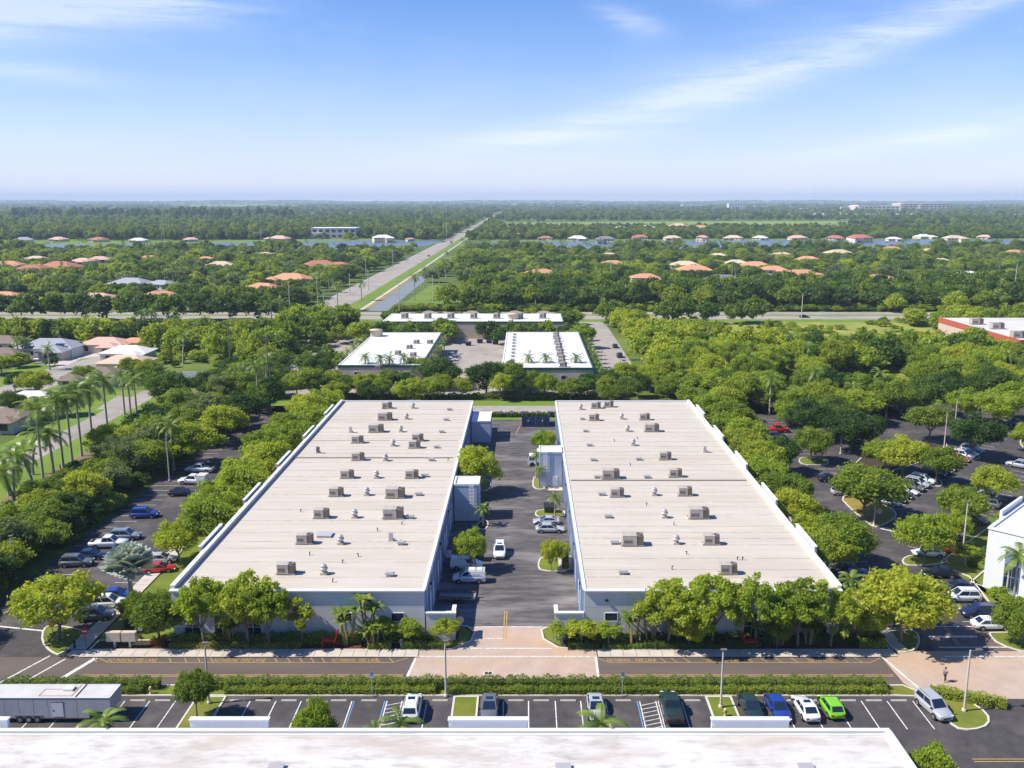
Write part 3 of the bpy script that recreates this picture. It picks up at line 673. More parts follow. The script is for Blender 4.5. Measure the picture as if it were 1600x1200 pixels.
PB2 = park_building('tan walled building with white ribbed roof, right of the parking court', -6.5, 19.5, 250, 320, 6.6, [(3, 3.2, 4.4, 1.4), (11, 3.2, 4.4, 1.4), (16, 3.2, 4.4, 1.4)])
PB3 = park_building('wide white roofed building behind the parking court', -55.5, 15.2, 347, 372, 6.8, [(-53+k*3.1, 2.8, 3.9, 1.1) for k in range(6)]+[(-14+k*3.5, 3, 4, 1.1) for k in range(4)])
wobj(MB().box(-15.5, 346.8, .1, -9.2, 347.05, 3.4), 'roll_up_door', mat('green_door', (.02, .17, .10), None, .5), PB3)
for x in (-40, -22, -4, 8):
    mb = MB(); pts = [(x+3.4*math.cos(a), 2.2*math.sin(a)) for a in np.linspace(0, math.pi, 13)]
    n = len(pts); mb.add([(p[0], 372.1, 6.2+p[1]*.8) for p in pts]+[(p[0], 372.5, 6.2+p[1]*.8) for p in pts], [tuple(range(n))[::-1], tuple(range(n, 2*n))]+[(i, i+1, n+i+1, n+i) for i in range(n-1)])
    wobj(mb, 'arched_parapet', walltan, PB3)
for x, y in ((-52, 311), (-4.5, 356)): wobj(MB().lathe([(2.2, 6.3), (2.2, 8.6), (2.35, 8.6), (2.35, 8.8), (0, 8.8)], x, y, 18), 'round_turret', walltan, PB1 if y < 330 else PB3)
SH = thing('shop_building', 'large grey roofed store with red band at the right edge', 'building', (205, 327, 0))
wobj(MB().box(166, 297, 0, 245, 357, 6.9), 'wall', mat('peach_wall', (.50, .37, .29), (.56, .43, .34), .85, .3), SH)
wobj(MB().box(166.3, 297.3, 6.9, 244.7, 356.7, 7.02), 'roof', mat('grey_roof', (.50, .47, .45), (.60, .57, .55), .8, .1, (.42, .36, .34)), SH)
for b in ((165.8, 296.8, 5.3, 166.02, 357, 7.3), (166.02, 296.8, 5.3, 245, 297.02, 7.3)): wobj(MB().box(*b), 'red_band', mat('red_band', (.42, .09, .055), None, .7), SH)
for k in range(4): wobj(MB().box(166+k*14, 296.7, 0, 167+k*14, 296.98, 5.2), 'pilaster', wallw, SH)

# ------------------------------------------------------------------ rooftop equipment
def finish(o): return o
def make_ac(w=2.1, d=1.3, h=1.15):
    r = thing('rooftop_air_conditioner', 'x', 'air conditioner')
    mb = MB()
    for y in (-d*.35, d*.35): mb.box(-w*.5-.15, y-.06, 0, w*.5+.15, y+.06, .22)
    mb.obj('support_rail', steel, r)
    MB().box(-w/2, -d/2, .22, w*.18, d/2, h+.22).obj('cabinet', acbeige, r)
    c = MB().box(w*.18+.01, -d/2+.04, .24, w/2, d/2-.04, h+.16).obj('coil_section', acdark, r)
    s = MB().box(-w*.43, -.02, -.22, -w*.02, .0, .2).mesh('louvre_panel', mat('louvre_shade', (.17, .14, .12), None, .6))
    link('louvre_panel', s, r, (0, -d/2-.012, .75))
    MB().lathe([(.44, h+.16), (.44, h+.30), (.40, h+.30), (.40, h+.2), (0, h+.2)], w*.33, 0, 14).obj('fan_guard', acdark, r)
    MB().box(-w/2-.02, -d/2-.02, h+.222, w*.18, d/2+.02, h+.27).obj('cabinet_lid', acbeige, r)
    MB().tube((-w/2-.35, -d*.45, .1), (-w/2, -d*.45, .4), .05, n=5).obj('conduit', steel, r)
    return r
def make_turbine():
    r = thing('exhaust_fan', 'x', 'roof fan')
    MB().box(-.42, -.42, 0, .42, .42, .3).obj('curb', roofm, r)
    MB().lathe([(.30, .3), (.30, .62), (.5, .66), (.56, .80), (.5, .92), (.36, .95)], n=14).obj('fan_bowl', steel, r)
    MB().lathe([(.36, .95), (.42, 1.02), (.42, 1.2), (.3, 1.33), (.0, 1.38)], n=14).obj('motor_dome', steel, r)
    return r
def make_hood():
    r = thing('low_roof_vent', 'x', 'roof vent')
    mb = MB()
    for x in (-.38, .38):
        for y in (-.2, .2): mb.box(x-.04, y-.04, 0, x+.04, y+.04, .32)
    mb.obj('leg', steel, r)
    MB().lathe([(.30, 0), (.30, .3)], n=10).obj('stack', steel, r)
    MB().box(-.62, -.38, .32, .62, .38, .40).box(-.5, -.3, .40, .5, .3, .52).obj('hood', steel, r)
    return r
ac0 = make_ac(); ac1 = make_ac(2.9, 1.7, 1.35); tu0 = make_turbine(); ho0 = make_hood()
used = set()
def place(proto, loc, rz, label, group=None, scale=None):
    if proto.name in used: return dup(proto, loc, rz, label, group, scale)
    used.add(proto.name); proto.location = loc; proto.rotation_euler = (0, 0, rz); proto['label'] = label
    if group: proto['group'] = group
    if scale: proto.scale = scale if isinstance(scale, tuple) else (scale,)*3
    return proto
def roofp(x, y): return G(x, y, LBH)
acs = {('left warehouse', 'left row'): [(605, 638, 0), (602, 656, 1), (588, 675, 1), (559, 692, 0), (560, 719, 0), (543, 747, 0), (526, 775, 0), (503, 809, 0), (477, 849, 0), (448, 896, 0)],
       ('left warehouse', 'right row'): [(653, 689, 0), (648, 700, 0), (644, 747, 0), (618, 777, 1), (615, 809, 1)],
       ('right warehouse', 'left row'): [(931, 638, 0), (928, 657, 0), (954, 747, 1), (964, 776, 0), (988, 851, 1)],
       ('right warehouse', 'right row'): [(951, 636, 0), (1007, 656, 0), (1018, 674, 1), (1039, 718, 0), (1055, 745, 0), (1070, 774, 0), (1091, 809, 1), (1111, 850, 0), (1137, 896, 0)]}
for (b, row), L in acs.items():
    L = sorted(L, key=lambda a: -a[1])
    for i, (x, y, big) in enumerate(L):
        p = roofp(x, y); k = ('wide ' if big else '')
        place(ac1 if big else ac0, p, random.choice((0, 0, .02, -.02)), '%sbeige rooftop air conditioner, %s from the front, %s, %s' % (k, ORD[i], row, b), 'air conditioners on the two cream roofs')
for b, L in (('left warehouse', [(645, 638), (635, 655), (626, 675), (614, 697), (602, 720), (588, 747), (573, 774), (554, 809), (532, 850), (506, 897)]),
             ('right warehouse', [(907, 640), (971, 655), (980, 674), (989, 696), (1022, 774), (1038, 809), (1056, 850)])):
    L = sorted(L, key=lambda a: -a[1])
    for i, (x, y) in enumerate(L): place(tu0, roofp(x, y), 0, 'domed metal exhaust fan, %s from the front on the %s roof' % (ORD[i], b), 'exhaust fans on the two cream roofs')
for b, L in (('left warehouse', [(702, 641), (697, 657), (690, 676), (682, 700), (674, 720), (664, 745), (654, 774), (641, 810), (627, 851), (609, 900)]),
             ('right warehouse', [(910, 656), (915, 675), (921, 697), (927, 720), (940, 774), (950, 809), (960, 850), (973, 897), (998, 719), (933, 747), (1011, 747)])):
    L = sorted(L, key=lambda a: -a[1])
    for i, (x, y) in enumerate(L): place(ho0, roofp(x, y), 0, 'low hooded metal vent, %s from the front on the %s roof' % (ORD[i], b), 'low vents on the two cream roofs')
h = thing('skylight', 'flat grey skylight hatch near the front of the left roof', 'skylight', roofp(508, 837)); MB().cbox(0, 0, 0, 2.0, 1.7, .25).obj('curb', steel, h); MB().cbox(0, 0, .25, 2.1, 1.8, .06).obj('lid', mat('skylight_lid', (.40, .39, .42), None, .4), h)
for (x, y, lab) in ((611, 845, 'upright grey duct with elbow near the front of the left roof'), (548, 676, 'small upright duct box near the far left of the left roof'), (497, 708, 'small dark box on a stand by the joint of the left roof'), (1101, 707, 'short curved pipe on the right side of the right roof')):
    d = thing('duct', lab, 'duct', roofp(x, y)); MB().cbox(0, 0, 0, .8, .6, .15).obj('curb', roofm, d); MB().cbox(0, 0, .15, .55, .5, 1.1).obj('duct_box', acdark if 'dark' in lab else steel, d); MB().tube((.2, 0, .3), (1.3, -.3, .2), .12, n=8).obj('elbow', steel, d)
for b, row in (('left warehouse', [(600, 640), (628, 820), (560, 870), (470, 800), (535, 880), (700, 720), (590, 830), (520, 910), (484, 868), (690, 905)]), ('right warehouse', [(1053, 821), (1073, 866), (1152, 875), (1160, 875), (996, 686), (960, 690), (1100, 660), (1050, 890), (985, 728), (1010, 790)])):
    for x, y in row:
        MB().tube((0, 0, 0), (0, 0, .45), .06, n=6).tube((0, 0, .45), (.22, 0, .45), .06, n=6).obj('vent_pipe', black, loc=roofp(x, y), rz=random.uniform(0, 6), label='short black plumbing pipe sticking out of the %s roof' % b, cat='vent pipe', group='pipes on the %s roof' % b)
# units on the business park roofs
for i, (x, y) in enumerate([(640, 543), (622, 552), (592, 575), (672, 535), (651, 535), (646, 555), (641, 563)]):
    z = 6.45; place(ac0, G(x, y+2, z), 0, 'small grey unit on the white roof left of the parking court', 'units on the white roof left of the parking court', .9)
for i in range(11):
    place(ac0, (11.0-.2*(i % 2), 252+i*5.9, 6.45), 0, 'small unit in the right line on the white roof beside the court', 'right line of units on the white ribbed roof', 1.0)
for i in range(9):
    place(ho0, (-3.6, 262+i*6.4, 6.45), 0, 'small vent in the left line on the white ribbed roof', 'left line of vents on the white ribbed roof', 1.2)
for i in range(7):
    place(ac0, (-48+i*9.2, 357, 6.65), 0, 'grey unit on the long white roof behind the parking court', 'units on the long white roof', (1.3, 1.3, 1.5))
for i, (x, y) in enumerate([(1525, 507), (1557, 514), (1590, 528)]):
    place(ac1, G(x, y, 7.0), 0, 'grey roof unit on the store with the red band, %s from the left' % ORD[i], 'units on the store roof', 1.5)
# ------------------------------------------------------------------ vehicles (nose towards +x of the thing)
def loft(st, close=True):
    vs, fs = [], []; n = 10
    for x, w, zb, zt in st:
        r = [(-w*.90, zb), (-w, zb+.14), (-w, zt-.20), (-w*.97, zt-.07), (-w*.84, zt)]
        r = r+[(-a, b) for a, b in r[::-1]]
        vs += [(x, a, b) for a, b in r]
    for k in range(len(st)-1):
        for i in range(n): fs.append((k*n+i, (k+1)*n+i, (k+1)*n+(i+1)%n, k*n+(i+1)%n))
    fs.append(tuple(range(n))[::-1][::-1]); fs.append(tuple(range((len(st)-1)*n, len(st)*n))[::-1])
    return vs, fs
VT = {}
def car_meshes(kind):
    if kind in VT: return VT[kind]
    P = dict(sedan=(4.75, 1.84, 1.44, .90, (-2.0, -1.15, .20, 1.15), .70, .92), suv=(4.7, 1.92, 1.72, 1.04, (-2.25, -1.85, .35, 1.2), .92, 1.02),
             hatch=(4.1, 1.75, 1.54, .95, (-1.98, -1.45, .3, 1.25), .80, .95), pickup=(5.6, 1.98, 1.85, 1.12, (-.95, -.6, .55, 1.35), 1.02, 1.1),
             van=(4.75, 1.85, 1.86, 1.12, (-2.3, -2.22, .55, 1.5), .95, 1.1), bigvan=(5.9, 2.05, 2.2, 1.3, (-2.9, -2.8, 1.2, 2.1), 1.1, 1.3), coupe=(4.5, 1.85, 1.32, .86, (-1.95, -.95, .05, 1.1), .66, .88))[kind]
    L, Wd, H, belt, (rb, rt, ft, fb), nose, deck = P; h = L/2; w = Wd/2; D = {}
    if kind == 'pickup':
        st = [(-h, w*.93, .42, deck-.02), (-h+.12, w*.98, .36, deck), (-1.0, w, .34, belt), (fb, w, .32, belt), (fb+.5, w*.99, .32, belt-.03), (h-.35, w*.95, .34, nose), (h-.05, w*.82, .40, nose-.15), (h, w*.76, .45, nose-.3)]
    elif kind in ('van', 'bigvan'):
        st = [(-h, w*.93, .38, belt), (-h+.1, w*.98, .32, belt), (0, w, .3, belt), (fb, w*.98, .3, belt-.04), (h-.3, w*.90, .34, nose), (h-.06, w*.8, .38, nose-.2), (h, w*.74, .42, nose-.35)]
    else:
        st = [(-h, w*.74, .42, deck-.14), (-h+.08, w*.86, .34, deck-.04), (-h+.35, w*.95, .30, deck), (rb+.4, w*.99, .28, belt), (0, w, .27, belt), (fb, w*.98, .28, belt-.02), (h-.75, w*.95, .28, nose+.06), (h-.25, w*.87, .30, nose-.03), (h-.05, w*.76, .34, nose-.14), (h, w*.68, .40, nose-.26)]
    vs, fs = loft(st); mb = MB(); mb.add(vs, fs, True); D['body'] = mb.mesh('body', PAINT)
    # cabin frustum
    wb, wt = w*.90, w*.74
    if kind in ('van', 'bigvan'): wb, wt = w*.97, w*.88
    B = [(rb, -wb, belt-.03), (fb, -wb, belt-.03), (fb, wb, belt-.03), (rb, wb, belt-.03)]; T = [(rt, -wt, H), (ft, -wt, H), (ft, wt, H), (rt, wt, H)]
    T2 = [(rt+.12, -wt+.12, H+.035), (ft-.14, -wt+.12, H+.035), (ft-.14, wt-.12, H+.035), (rt+.12, wt-.12, H+.035)]
    mb = MB(); mb.add(B+T+T2, [(0,1,5,4), (1,2,6,5), (2,3,7,6), (3,0,4,7), (4,5,9,8), (5,6,10,9), (6,7,11,10), (7,4,8,11), (8,9,10,11)]); D['cabin'] = mb.mesh('cabin', PAINT)
    B, T = [Vector(b) for b in B], [Vector(t) for t in T]
    def pane(a, b, c, d, u0, u1, v0, v1):
        def q(u, v): return (a*(1-u)+b*u)*(1-v)+(d*(1-u)+c*u)*v
        n = (b-a).cross(d-a).normalized()*.012
        return [q(u0, v0)+n, q(u1, v0)+n, q(u1, v1)+n, q(u0, v1)+n]
    def pm(nm, L_): 
        mb = MB()
        for p in L_: mb.add(p, [(0, 1, 2, 3)])
        D[nm] = mb.mesh(nm.split('|')[0], glass)
    pm('windscreen', [pane(B[1], B[2], T[2], T[1], .07, .93, .08, .94)])
    if kind not in ('van', 'bigvan'): pm('rear_window', [pane(B[3], B[0], T[0], T[3], .10, .90, .2, .90)])
    k0 = .70 if kind in ('van', 'bigvan') else .07
    pm('side_window|l', [pane(B[0], B[1], T[1], T[0], k0, (.5 if k0 < .5 else .95), .14, .86)]+([pane(B[0], B[1], T[1], T[0], .53, .93, .14, .86)] if k0 < .5 else []))
    pm('side_window|r', [pane(B[2], B[3], T[3], T[2], 1-.93, (1-.53 if k0 < .5 else 1-k0), .14, .86)]+([pane(B[2], B[3], T[3], T[2], .5, 1-k0, .14, .86)] if k0 < .5 else []))
    rr = .34 if kind not in ('pickup', 'bigvan') else .38; wx = h*.60; D['_w'] = (wx, w, rr)
    mb = MB()
    for sx in (-wx-.02, wx+.02): mb.tube((sx, -w-.004, rr), (sx, w+.004, rr), rr+.065, n=16)
    D['wheel_arch'] = mb.mesh('wheel_arch', black)
    D['tyre'] = MB().tube((0, -.11, 0), (0, .11, 0), rr, n=18).mesh('tyre', black); D['rim'] = MB().tube((0, -.125, 0), (0, .125, 0), rr*.62, n=10).mesh('rim', rimm)
    for sy, nm in ((-1, 'l'), (1, 'r')):
        y0, y1 = sorted((sy*w*.45, sy*w*.80))
        D['headlight|'+nm] = MB().box(h-.22, y0, nose-.24, h-.035, y1, nose-.10).mesh('headlight', headm)
        y0, y1 = sorted((sy*w*.52, sy*w*.86)); D['tail_light|'+nm] = MB().box(-h+.0-.012, y0*.98, deck-.30, -h+.16, y1*.98, deck-.14).mesh('tail_light', tailm)
        D['mirror|'+nm] = MB().cbox(fb-.15, sy*(w+.06), belt, .16, .2, .14).mesh('mirror', black)
    D['bumper_grille'] = MB().box(h-.06, -w*.42, .45, h+.012, w*.42, nose-.30).mesh('grille', black)
    if kind in ('suv', 'sedan'): D['sunroof'] = MB().box(ft-.75, -.38, H+.036, ft-.2, .38, H+.046).mesh('sunroof', glass)
    if kind == 'suv':
        mb = MB()
        for s in (-1, 1): mb.tube((rt+.2, s*(wt-.06), H+.09), (ft-.2, s*(wt-.06), H+.09), .025, n=5)
        D['roof_rail'] = mb.mesh('roof_rail', black)
    if kind == 'pickup':
        D['bed_floor'] = MB().box(-h+.12, -w*.80, deck-.01, -1.05, w*.80, deck+.008).mesh('bed', black)
    VT[kind] = D; return D
PR = {}
def proto_car(kind, extra=()):
    key = (kind, tuple(extra))
    if key in PR: return PR[key]
    D = car_meshes(kind); nm = {'sedan': 'parked_sedan', 'suv': 'parked_suv', 'hatch': 'parked_hatchback', 'pickup': 'pickup_truck', 'van': 'cargo_van', 'bigvan': 'cargo_van', 'coupe': 'parked_coupe'}[kind]
    r = link(nm, None)
    for k, me in D.items():
        if k[0] == '_' or k in ('tyre', 'rim', 'bumper_grille', 'bed_floor') : continue
        if k == 'sunroof' and 'sunroof' not in extra: continue
        link(k.split('|')[0], me, r)
    link('grille', D['bumper_grille'], r)
    if kind == 'pickup' and 'service' not in extra: link('bed', D['bed_floor'], r)
    wx, w, rr = D['_w']
    for sx in (-1, 1):
        for sy in (-1, 1):
            t = link('wheel', D['tyre'], r, (sx*wx, sy*(w-.09), rr)); link('rim', D['rim'], t)
    if 'service' in extra:
        MB().box(-2.75, -.98, .75, -1.0, .98, 1.95).obj('service_body', PAINT, r)
        for y in (-1.0, .98): MB().box(-2.65, y, 1.0, -1.2, y+.02, 1.45).obj('locker_door', wallw, r)
    if 'rack' in extra:
        mb = MB()
        for x in (-1.9, -.9, .2): mb.tube((x, -.75, 2.02), (x, .75, 2.02), .03, n=5)
        for y in (-.75, .75): mb.tube((-1.95, y, 2.02), (.25, y, 2.02), .03, n=5)
        for x in (-1.9, .2):
            for y in (-.75, .75): mb.tube((x, y, 1.85), (x, y, 2.02), .02, n=4)
        mb.obj('roof_rack', black, r)
    PR[key] = r; used_car[r.name] = False; return r
used_car = {}
CC = dict(white=(.80, .81, .83), silver=(.42, .44, .47), grey=(.14, .15, .165), black=(.012, .013, .016), blue=(.02, .05, .30), navy=(.015, .025, .075), red=(.50, .02, .02), green=(.22, .58, .02), darkgreen=(.02, .045, .04), beige=(.40, .36, .30), steel=(.24, .28, .34))
def car(kind, color, x, y, heading, label, extra=(), group=None, cat=None):
    """heading in degrees, 0 = nose to the right (+x), -90 = nose towards the camera"""
    p = proto_car(kind, extra)
    if used_car[p.name]: r = copy_tree(p)
    else: r = p; used_car[p.name] = True
    r.location = (x, y, .025); r.rotation_euler = (0, 0, R(heading)); r['label'] = label
    r['category'] = cat or {'sedan': 'car', 'coupe': 'car', 'hatch': 'car', 'suv': 'car', 'pickup': 'pickup truck', 'van': 'van', 'bigvan': 'van'}[kind]
    if group: r['group'] = group
    c = CC[color]; r['tint'] = color
    TINT.append((r, c)); return r
TINT = []
def gcar(kind, color, px_, py_, heading, label, **k):
    p = G(px_, py_, .5); return car(kind, color, p.x, p.y, heading, label, **k)
GF = 'cars in the front parking row'
car('suv', 'white', -11.95, 86.1, 90, 'white suv with black sunroof, rear to the camera, beside the left hatched bay', ('sunroof',), GF)
car('sedan', 'grey', -3.75, 86.2, -90, 'dark grey sedan backed in beside the middle grass island', ('sunroof',), GF)
car('sedan', 'silver', 7.55, 86.2, -90, 'silver sedan with glinting windscreen behind the small palm', ('sunroof',), GF)
car('pickup', 'darkgreen', 15.5, 86.0, 90, 'dark green pickup truck with its open bed to the camera', (), GF)
car('sedan', 'darkgreen', 23.95, 86.2, -86, 'dark green sedan backed in right of the grass island', (), GF)
car('sedan', 'blue', 26.8, 86.1, -87, 'bright blue sedan between the dark green and the white sedan', (), GF)
car('sedan', 'white', 29.75, 86.1, 93, 'white sedan with its rear to the camera beside the lime green hatchback', ('sunroof',), GF)
car('hatch', 'green', 32.5, 86.3, 93, 'lime green hatchback in the front row', (), GF)
car('suv', 'silver', 43.4, 86.3, -80, 'silver grey suv alone at the right end of the front row', (), GF)
# alley
car('suv', 'white', -3.85, 129.3, -90, 'white suv driving down the alley towards the camera', ('sunroof',))
car('van', 'white', -8.6, 124.0, 2, 'white cargo van without a rack in the shade of the left warehouse')
VN = car('van', 'white', -7.9, 119.4, 180, 'small white cargo van with roof rack and dark lettering in the alley', ('rack',))
car('coupe', 'silver', 3.6, 142.6, 180, 'silver sedan nearest the small palm on the right of the alley')
car('sedan', 'silver', 4.1, 138.9, 0, 'silver sedan in front of its twin, right side of the alley')
vp = mat('van_print', (.20, .18, .34), None, .5); mb = MB()
for k, (a, w_, h_) in enumerate([(.42, .07, .34), (.28, .16, .30), (.05, .07, .26), (-.12, .14, .24), (-.32, .06, .34), (-.55, .18, .16), (-.82, .16, .14), (-1.1, .2, .13), (-1.4, .18, .12)]): mb.box(a-w_, .914, 1.42-h_, a, .925, 1.42)
mb.obj('side_print', vp, VN); MB().box(-.4, .928, .62, .9, .936, .68).obj('side_stripe', black, VN)
ut = thing('utility_trailer', 'low grey flat trailer in the shade beside the left warehouse', 'trailer', (-9.0, 113.3, .03), R(-4))
MB().box(-2.6, -.95, .5, 2.3, .95, .62).obj('deck', mat('grey_deck', (.22, .20, .20), (.30, .28, .27), .8, 3, coords='obj'), ut)
for y in (-.97, .92): MB().box(-2.6, y, .62, 2.3, y+.05, .95).obj('side_rail', acdark, ut)
for x in (-.4, .5):
    for y in (-1.05, 1.05): MB().tube((x, y-.1, .33), (x, y+.1, .33), .33, n=14).obj('wheel', black, ut)
MB().tube((2.3, 0, .5), (3.5, 0, .45), .06).obj('tow_bar', black, ut)
bt = thing('box_truck', 'white box truck with dark window parked behind the right tower', 'truck', (3.7, 176.5, .03), math.pi)
MB().box(-3.4, -1.15, .95, 1.2, 1.15, 3.2).obj('cargo_box', wallw, bt)
mb = MB(); mb.add([(1.35,-1,.5),(3.1,-1,.5),(3.1,1,.5),(1.35,1,.5),(1.35,-1,2.3),(2.75,-1,2.3),(2.75,1,2.3),(1.35,1,2.3),(3.15,-1,1.35),(3.15,1,1.35)], [(0,3,2,1),(0,1,8,5,4),(3,7,6,9,2),(1,2,9,8),(8,9,6,5),(4,5,6,7),(0,4,7,3)]); mb.obj('cab', wallw, bt)
mb = MB(); mb.add([(3.155,-.85,1.4),(3.155,.85,1.4),(2.80,.8,2.22),(2.80,-.8,2.22)], [(0,1,2,3)]); mb.obj('windscreen', glass, bt)
for y in (-1.012, 1.002): MB().box(1.7, y, 1.35, 2.75, y+.01, 2.1).obj('side_window', glass, bt)
for x in (-2.2, 2.2):
    for y in (-.98, .98): MB().tube((x, y-.13, .45), (x, y+.13, .45), .45, n=14).obj('wheel', black, bt)
MB().box(-3.4, -.5, .55, 2.8, .5, .94).obj('chassis', black, bt)
# long box trailer
tr = thing('enclosed_trailer', 'long grey gooseneck box trailer with three axles at the lower left', 'trailer', (-50.5, 85.4, .02))
trm = mat('trailer_side', (.40, .40, .43), (.50, .50, .53), .5, .9, coords='obj', stretch=(1, 1, .4)); trr = mat('trailer_roof', (.45, .44, .41), (.56, .55, .52), .6, .5, coords='obj')
MB().box(-8.0, -1.3, .55, 5.3, 1.3, 2.86).obj('body', trm, tr); MB().box(5.3, -1.3, 1.30, 7.6, 1.3, 2.86).obj('gooseneck', trm, tr)
MB().box(-8.0, -1.22, 2.86, 7.5, 1.22, 2.90).obj('roof', trr, tr)
for y in (-1.33, 1.25): MB().box(-8.0, y, 2.84, 7.62, y+.08, 2.93).obj('roof_edge', wallw, tr)
MB().box(7.55, -1.3, 2.84, 7.64, 1.3, 2.93).obj('roof_edge', wallw, tr)
for k in range(9): MB().box(-7.9+k*1.5, -1.308, .6, -7.87+k*1.5, -1.298, 2.82).obj('panel_seam', steel, tr)
d = MB().box(1.55, -1.33, .75, 2.7, -1.295, 2.4).obj('door', wallw, tr); MB().box(1.62, -1.35, 1.4, 1.74, -1.33, 1.55).obj('handle', black, d); MB().box(1.47, -1.34, 2.4, 2.78, -1.296, 2.47).obj('door_frame', acdark, tr)
MB().box(2.2, -.1, 2.9, 3.2, .7, 3.15).obj('roof_vent', wallw, tr)
for (a, b, c, d_) in ((.1, -1.0, 3.6, -.92), (.1, .3, 3.6, .38), (.1, -1.0, .18, .38), (3.5, -1.0, 3.6, 1.1)): MB().box(a, b, 2.905, c, d_, 2.925).obj('roof_strap', mat('red_strap', (.40, .16, .15), None, .7), tr)
MB().box(4.0, -1.2, 2.905, 4.1, 1.3, 2.96).obj('roof_bar', black, tr)
for x in (-1.9, -1.0, -.1):
    for y in (-1.22, 1.22):
        w_ = MB().tube((x-2.05+2.05-0, y-.12, .40), (x, y+.12, .40), .40, n=18).obj('wheel', black, tr); MB().tube((x, y-.135, .40), (x, y+.135, .40), .22, n=10).obj('rim', rimm, w_)
MB().box(-2.5, -1.335, .84, .5, -1.28, .93).obj('mudguard', rimm, tr); MB().box(-7.9, -1.31, .5, 5.2, -1.2, .62).obj('skirt', acdark, tr)

# west lot
GW = 'cars in the west lot'
for a in [('suv', 'grey', 150, 962, 8, 'grey suv under the round tree, nearest car of the west lot'), ('suv', 'white', 169, 943, 8, 'white suv with black windows in the west lot beside the walkway'), ('sedan', 'blue', 182, 930, 8, 'blue sedan just beyond the white suv in the west lot'),
          ('sedan', 'silver', 251, 874, 10, 'silver sedan partly behind the silver fan palm'), ('coupe', 'red', 250, 888, 10, 'bright red car beside the left warehouse'),
          ('suv', 'grey', 120, 879, 5, 'grey suv in the shade of the west trees, left of the dark cars'), ('sedan', 'navy', 142, 868, 5, 'dark navy sedan in the shade between the grey suv and the pickup'), ('pickup', 'white', 170, 850, 5, 'white pickup truck left of the silver fan palm'),
          ('suv', 'steel', 196, 838, 5, 'silver blue suv beyond the white pickup in the west lot'), ('suv', 'blue', 226, 804, 5, 'dark blue suv alone in the middle of the west lot'), ('sedan', 'black', 284, 770, 5, 'black car just in front of the white service truck'),
          ('pickup', 'white', 312, 734, 178, 'white pickup truck parked beyond the white service truck')]:
    gcar(a[0], a[1], a[2], a[3], a[4], a[5], group=GW)
gcar('pickup', 'white', 302, 752, 176, 'white service truck with box body in the west lot', extra=('service',), group=GW)
# east side
GE = 'cars in the east lot'
E = [('pickup', 'red', 1214, 672, 2, 'red pickup truck left of the round tree in the east lot'), ('sedan', 'navy', 1213, 681, 2, 'dark blue car tight in front of the red pickup'), ('sedan', 'black', 1297, 748, 4, 'black car beyond the big round tree of the east lot'),
     ('hatch', 'silver', 1316, 769, 4, 'silver hatchback beside the point of the dry grass island'), ('sedan', 'black', 1200, 694, 2, 'dark car half hidden by trees east of the right warehouse'),
     ('pickup', 'blue', 1328, 898, 5, 'large dark blue pickup at the front corner of the east lot'), ('suv', 'navy', 1335, 915, 5, 'navy suv in front of the dark blue pickup'),
     ('sedan', 'black', 1468, 896, 175, 'black sedan below the round tree island'), ('sedan', 'navy', 1497, 918, 175, 'dark blue sedan beyond the white suv at the right'), ('suv', 'white', 1503, 933, 178, 'white suv with dark wheels at the right, second row of the east lot'),
     ('suv', 'navy', 1530, 958, 178, 'navy suv beside the white sedan at the right'), ('sedan', 'white', 1548, 976, 0, 'white sedan nearest the right grass corner'),
     ('sedan', 'white', 1450, 864, 175, 'white sedan under the tree on the small island'), ('hatch', 'red', 1474, 858, 178, 'red hatchback right of the white sedan under the tree'), ('sedan', 'black', 1486, 843, -42, 'black sedan between the two red cars'),
     ('hatch', 'red', 1474, 829, -42, 'red car beyond the black sedan, right of the round tree'), ('suv', 'grey', 1520, 812, -42, 'grey suv beside the planting strip of the white building'),
     ('suv', 'white', 1535, 776, 138, 'white suv with roof rails near the white building'), ('suv', 'grey', 1541, 787, 138, 'grey suv directly in front of the white one near the building'),
     ('suv', 'silver', 1592, 727, 138, 'silver suv cut by the right edge'), ('sedan', 'steel', 1562, 678, 178, 'grey sedan alone in the far aisle of the east lot'), ('sedan', 'blue', 1586, 661, 178, 'blue car at the far right of the east lot')]
for a in E: gcar(a[0], a[1], a[2], a[3], a[4], a[5], group=GE)
row = [('sedan', 'steel', 'slate blue sedan, nearest car of the diagonal row'), ('sedan', 'navy', 'dark blue sedan, second car of the diagonal row'), ('sedan', 'black', 'black sedan, third car of the diagonal row'), ('sedan', 'white', 'white sedan, fourth car of the diagonal row'), ('suv', 'grey', 'dark grey suv, fifth car of the diagonal row'),
       ('suv', 'silver', 'silver suv, sixth car of the diagonal row'), ('suv', 'white', 'white suv, seventh car of the diagonal row'), ('suv', 'black', 'black suv under the tree, eighth car of the diagonal row'), ('pickup', 'black', 'black pickup, ninth car of the diagonal row'), ('sedan', 'white', 'white sedan, tenth car of the diagonal row'),
       ('suv', 'silver', 'silver suv, eleventh car of the diagonal row'), ('sedan', 'navy', 'navy sedan, twelfth car of the diagonal row'), ('sedan', 'red', 'red sedan, thirteenth car of the diagonal row'), ('suv', 'white', 'white suv, fourteenth car of the diagonal row'), ('sedan', 'white', 'white sedan, fifteenth car of the diagonal row'), ('suv', 'beige', 'beige suv, farthest car of the diagonal row')]
for i, (k, c, lb) in enumerate(row):
    q = Vector((64.6, 152.2))+dq*(i*2.9 + (2.9 if i > 6 else 0)); car(k, c, q.x, q.y, -43+random.uniform(-2, 2), lb, group='cars of the diagonal row')
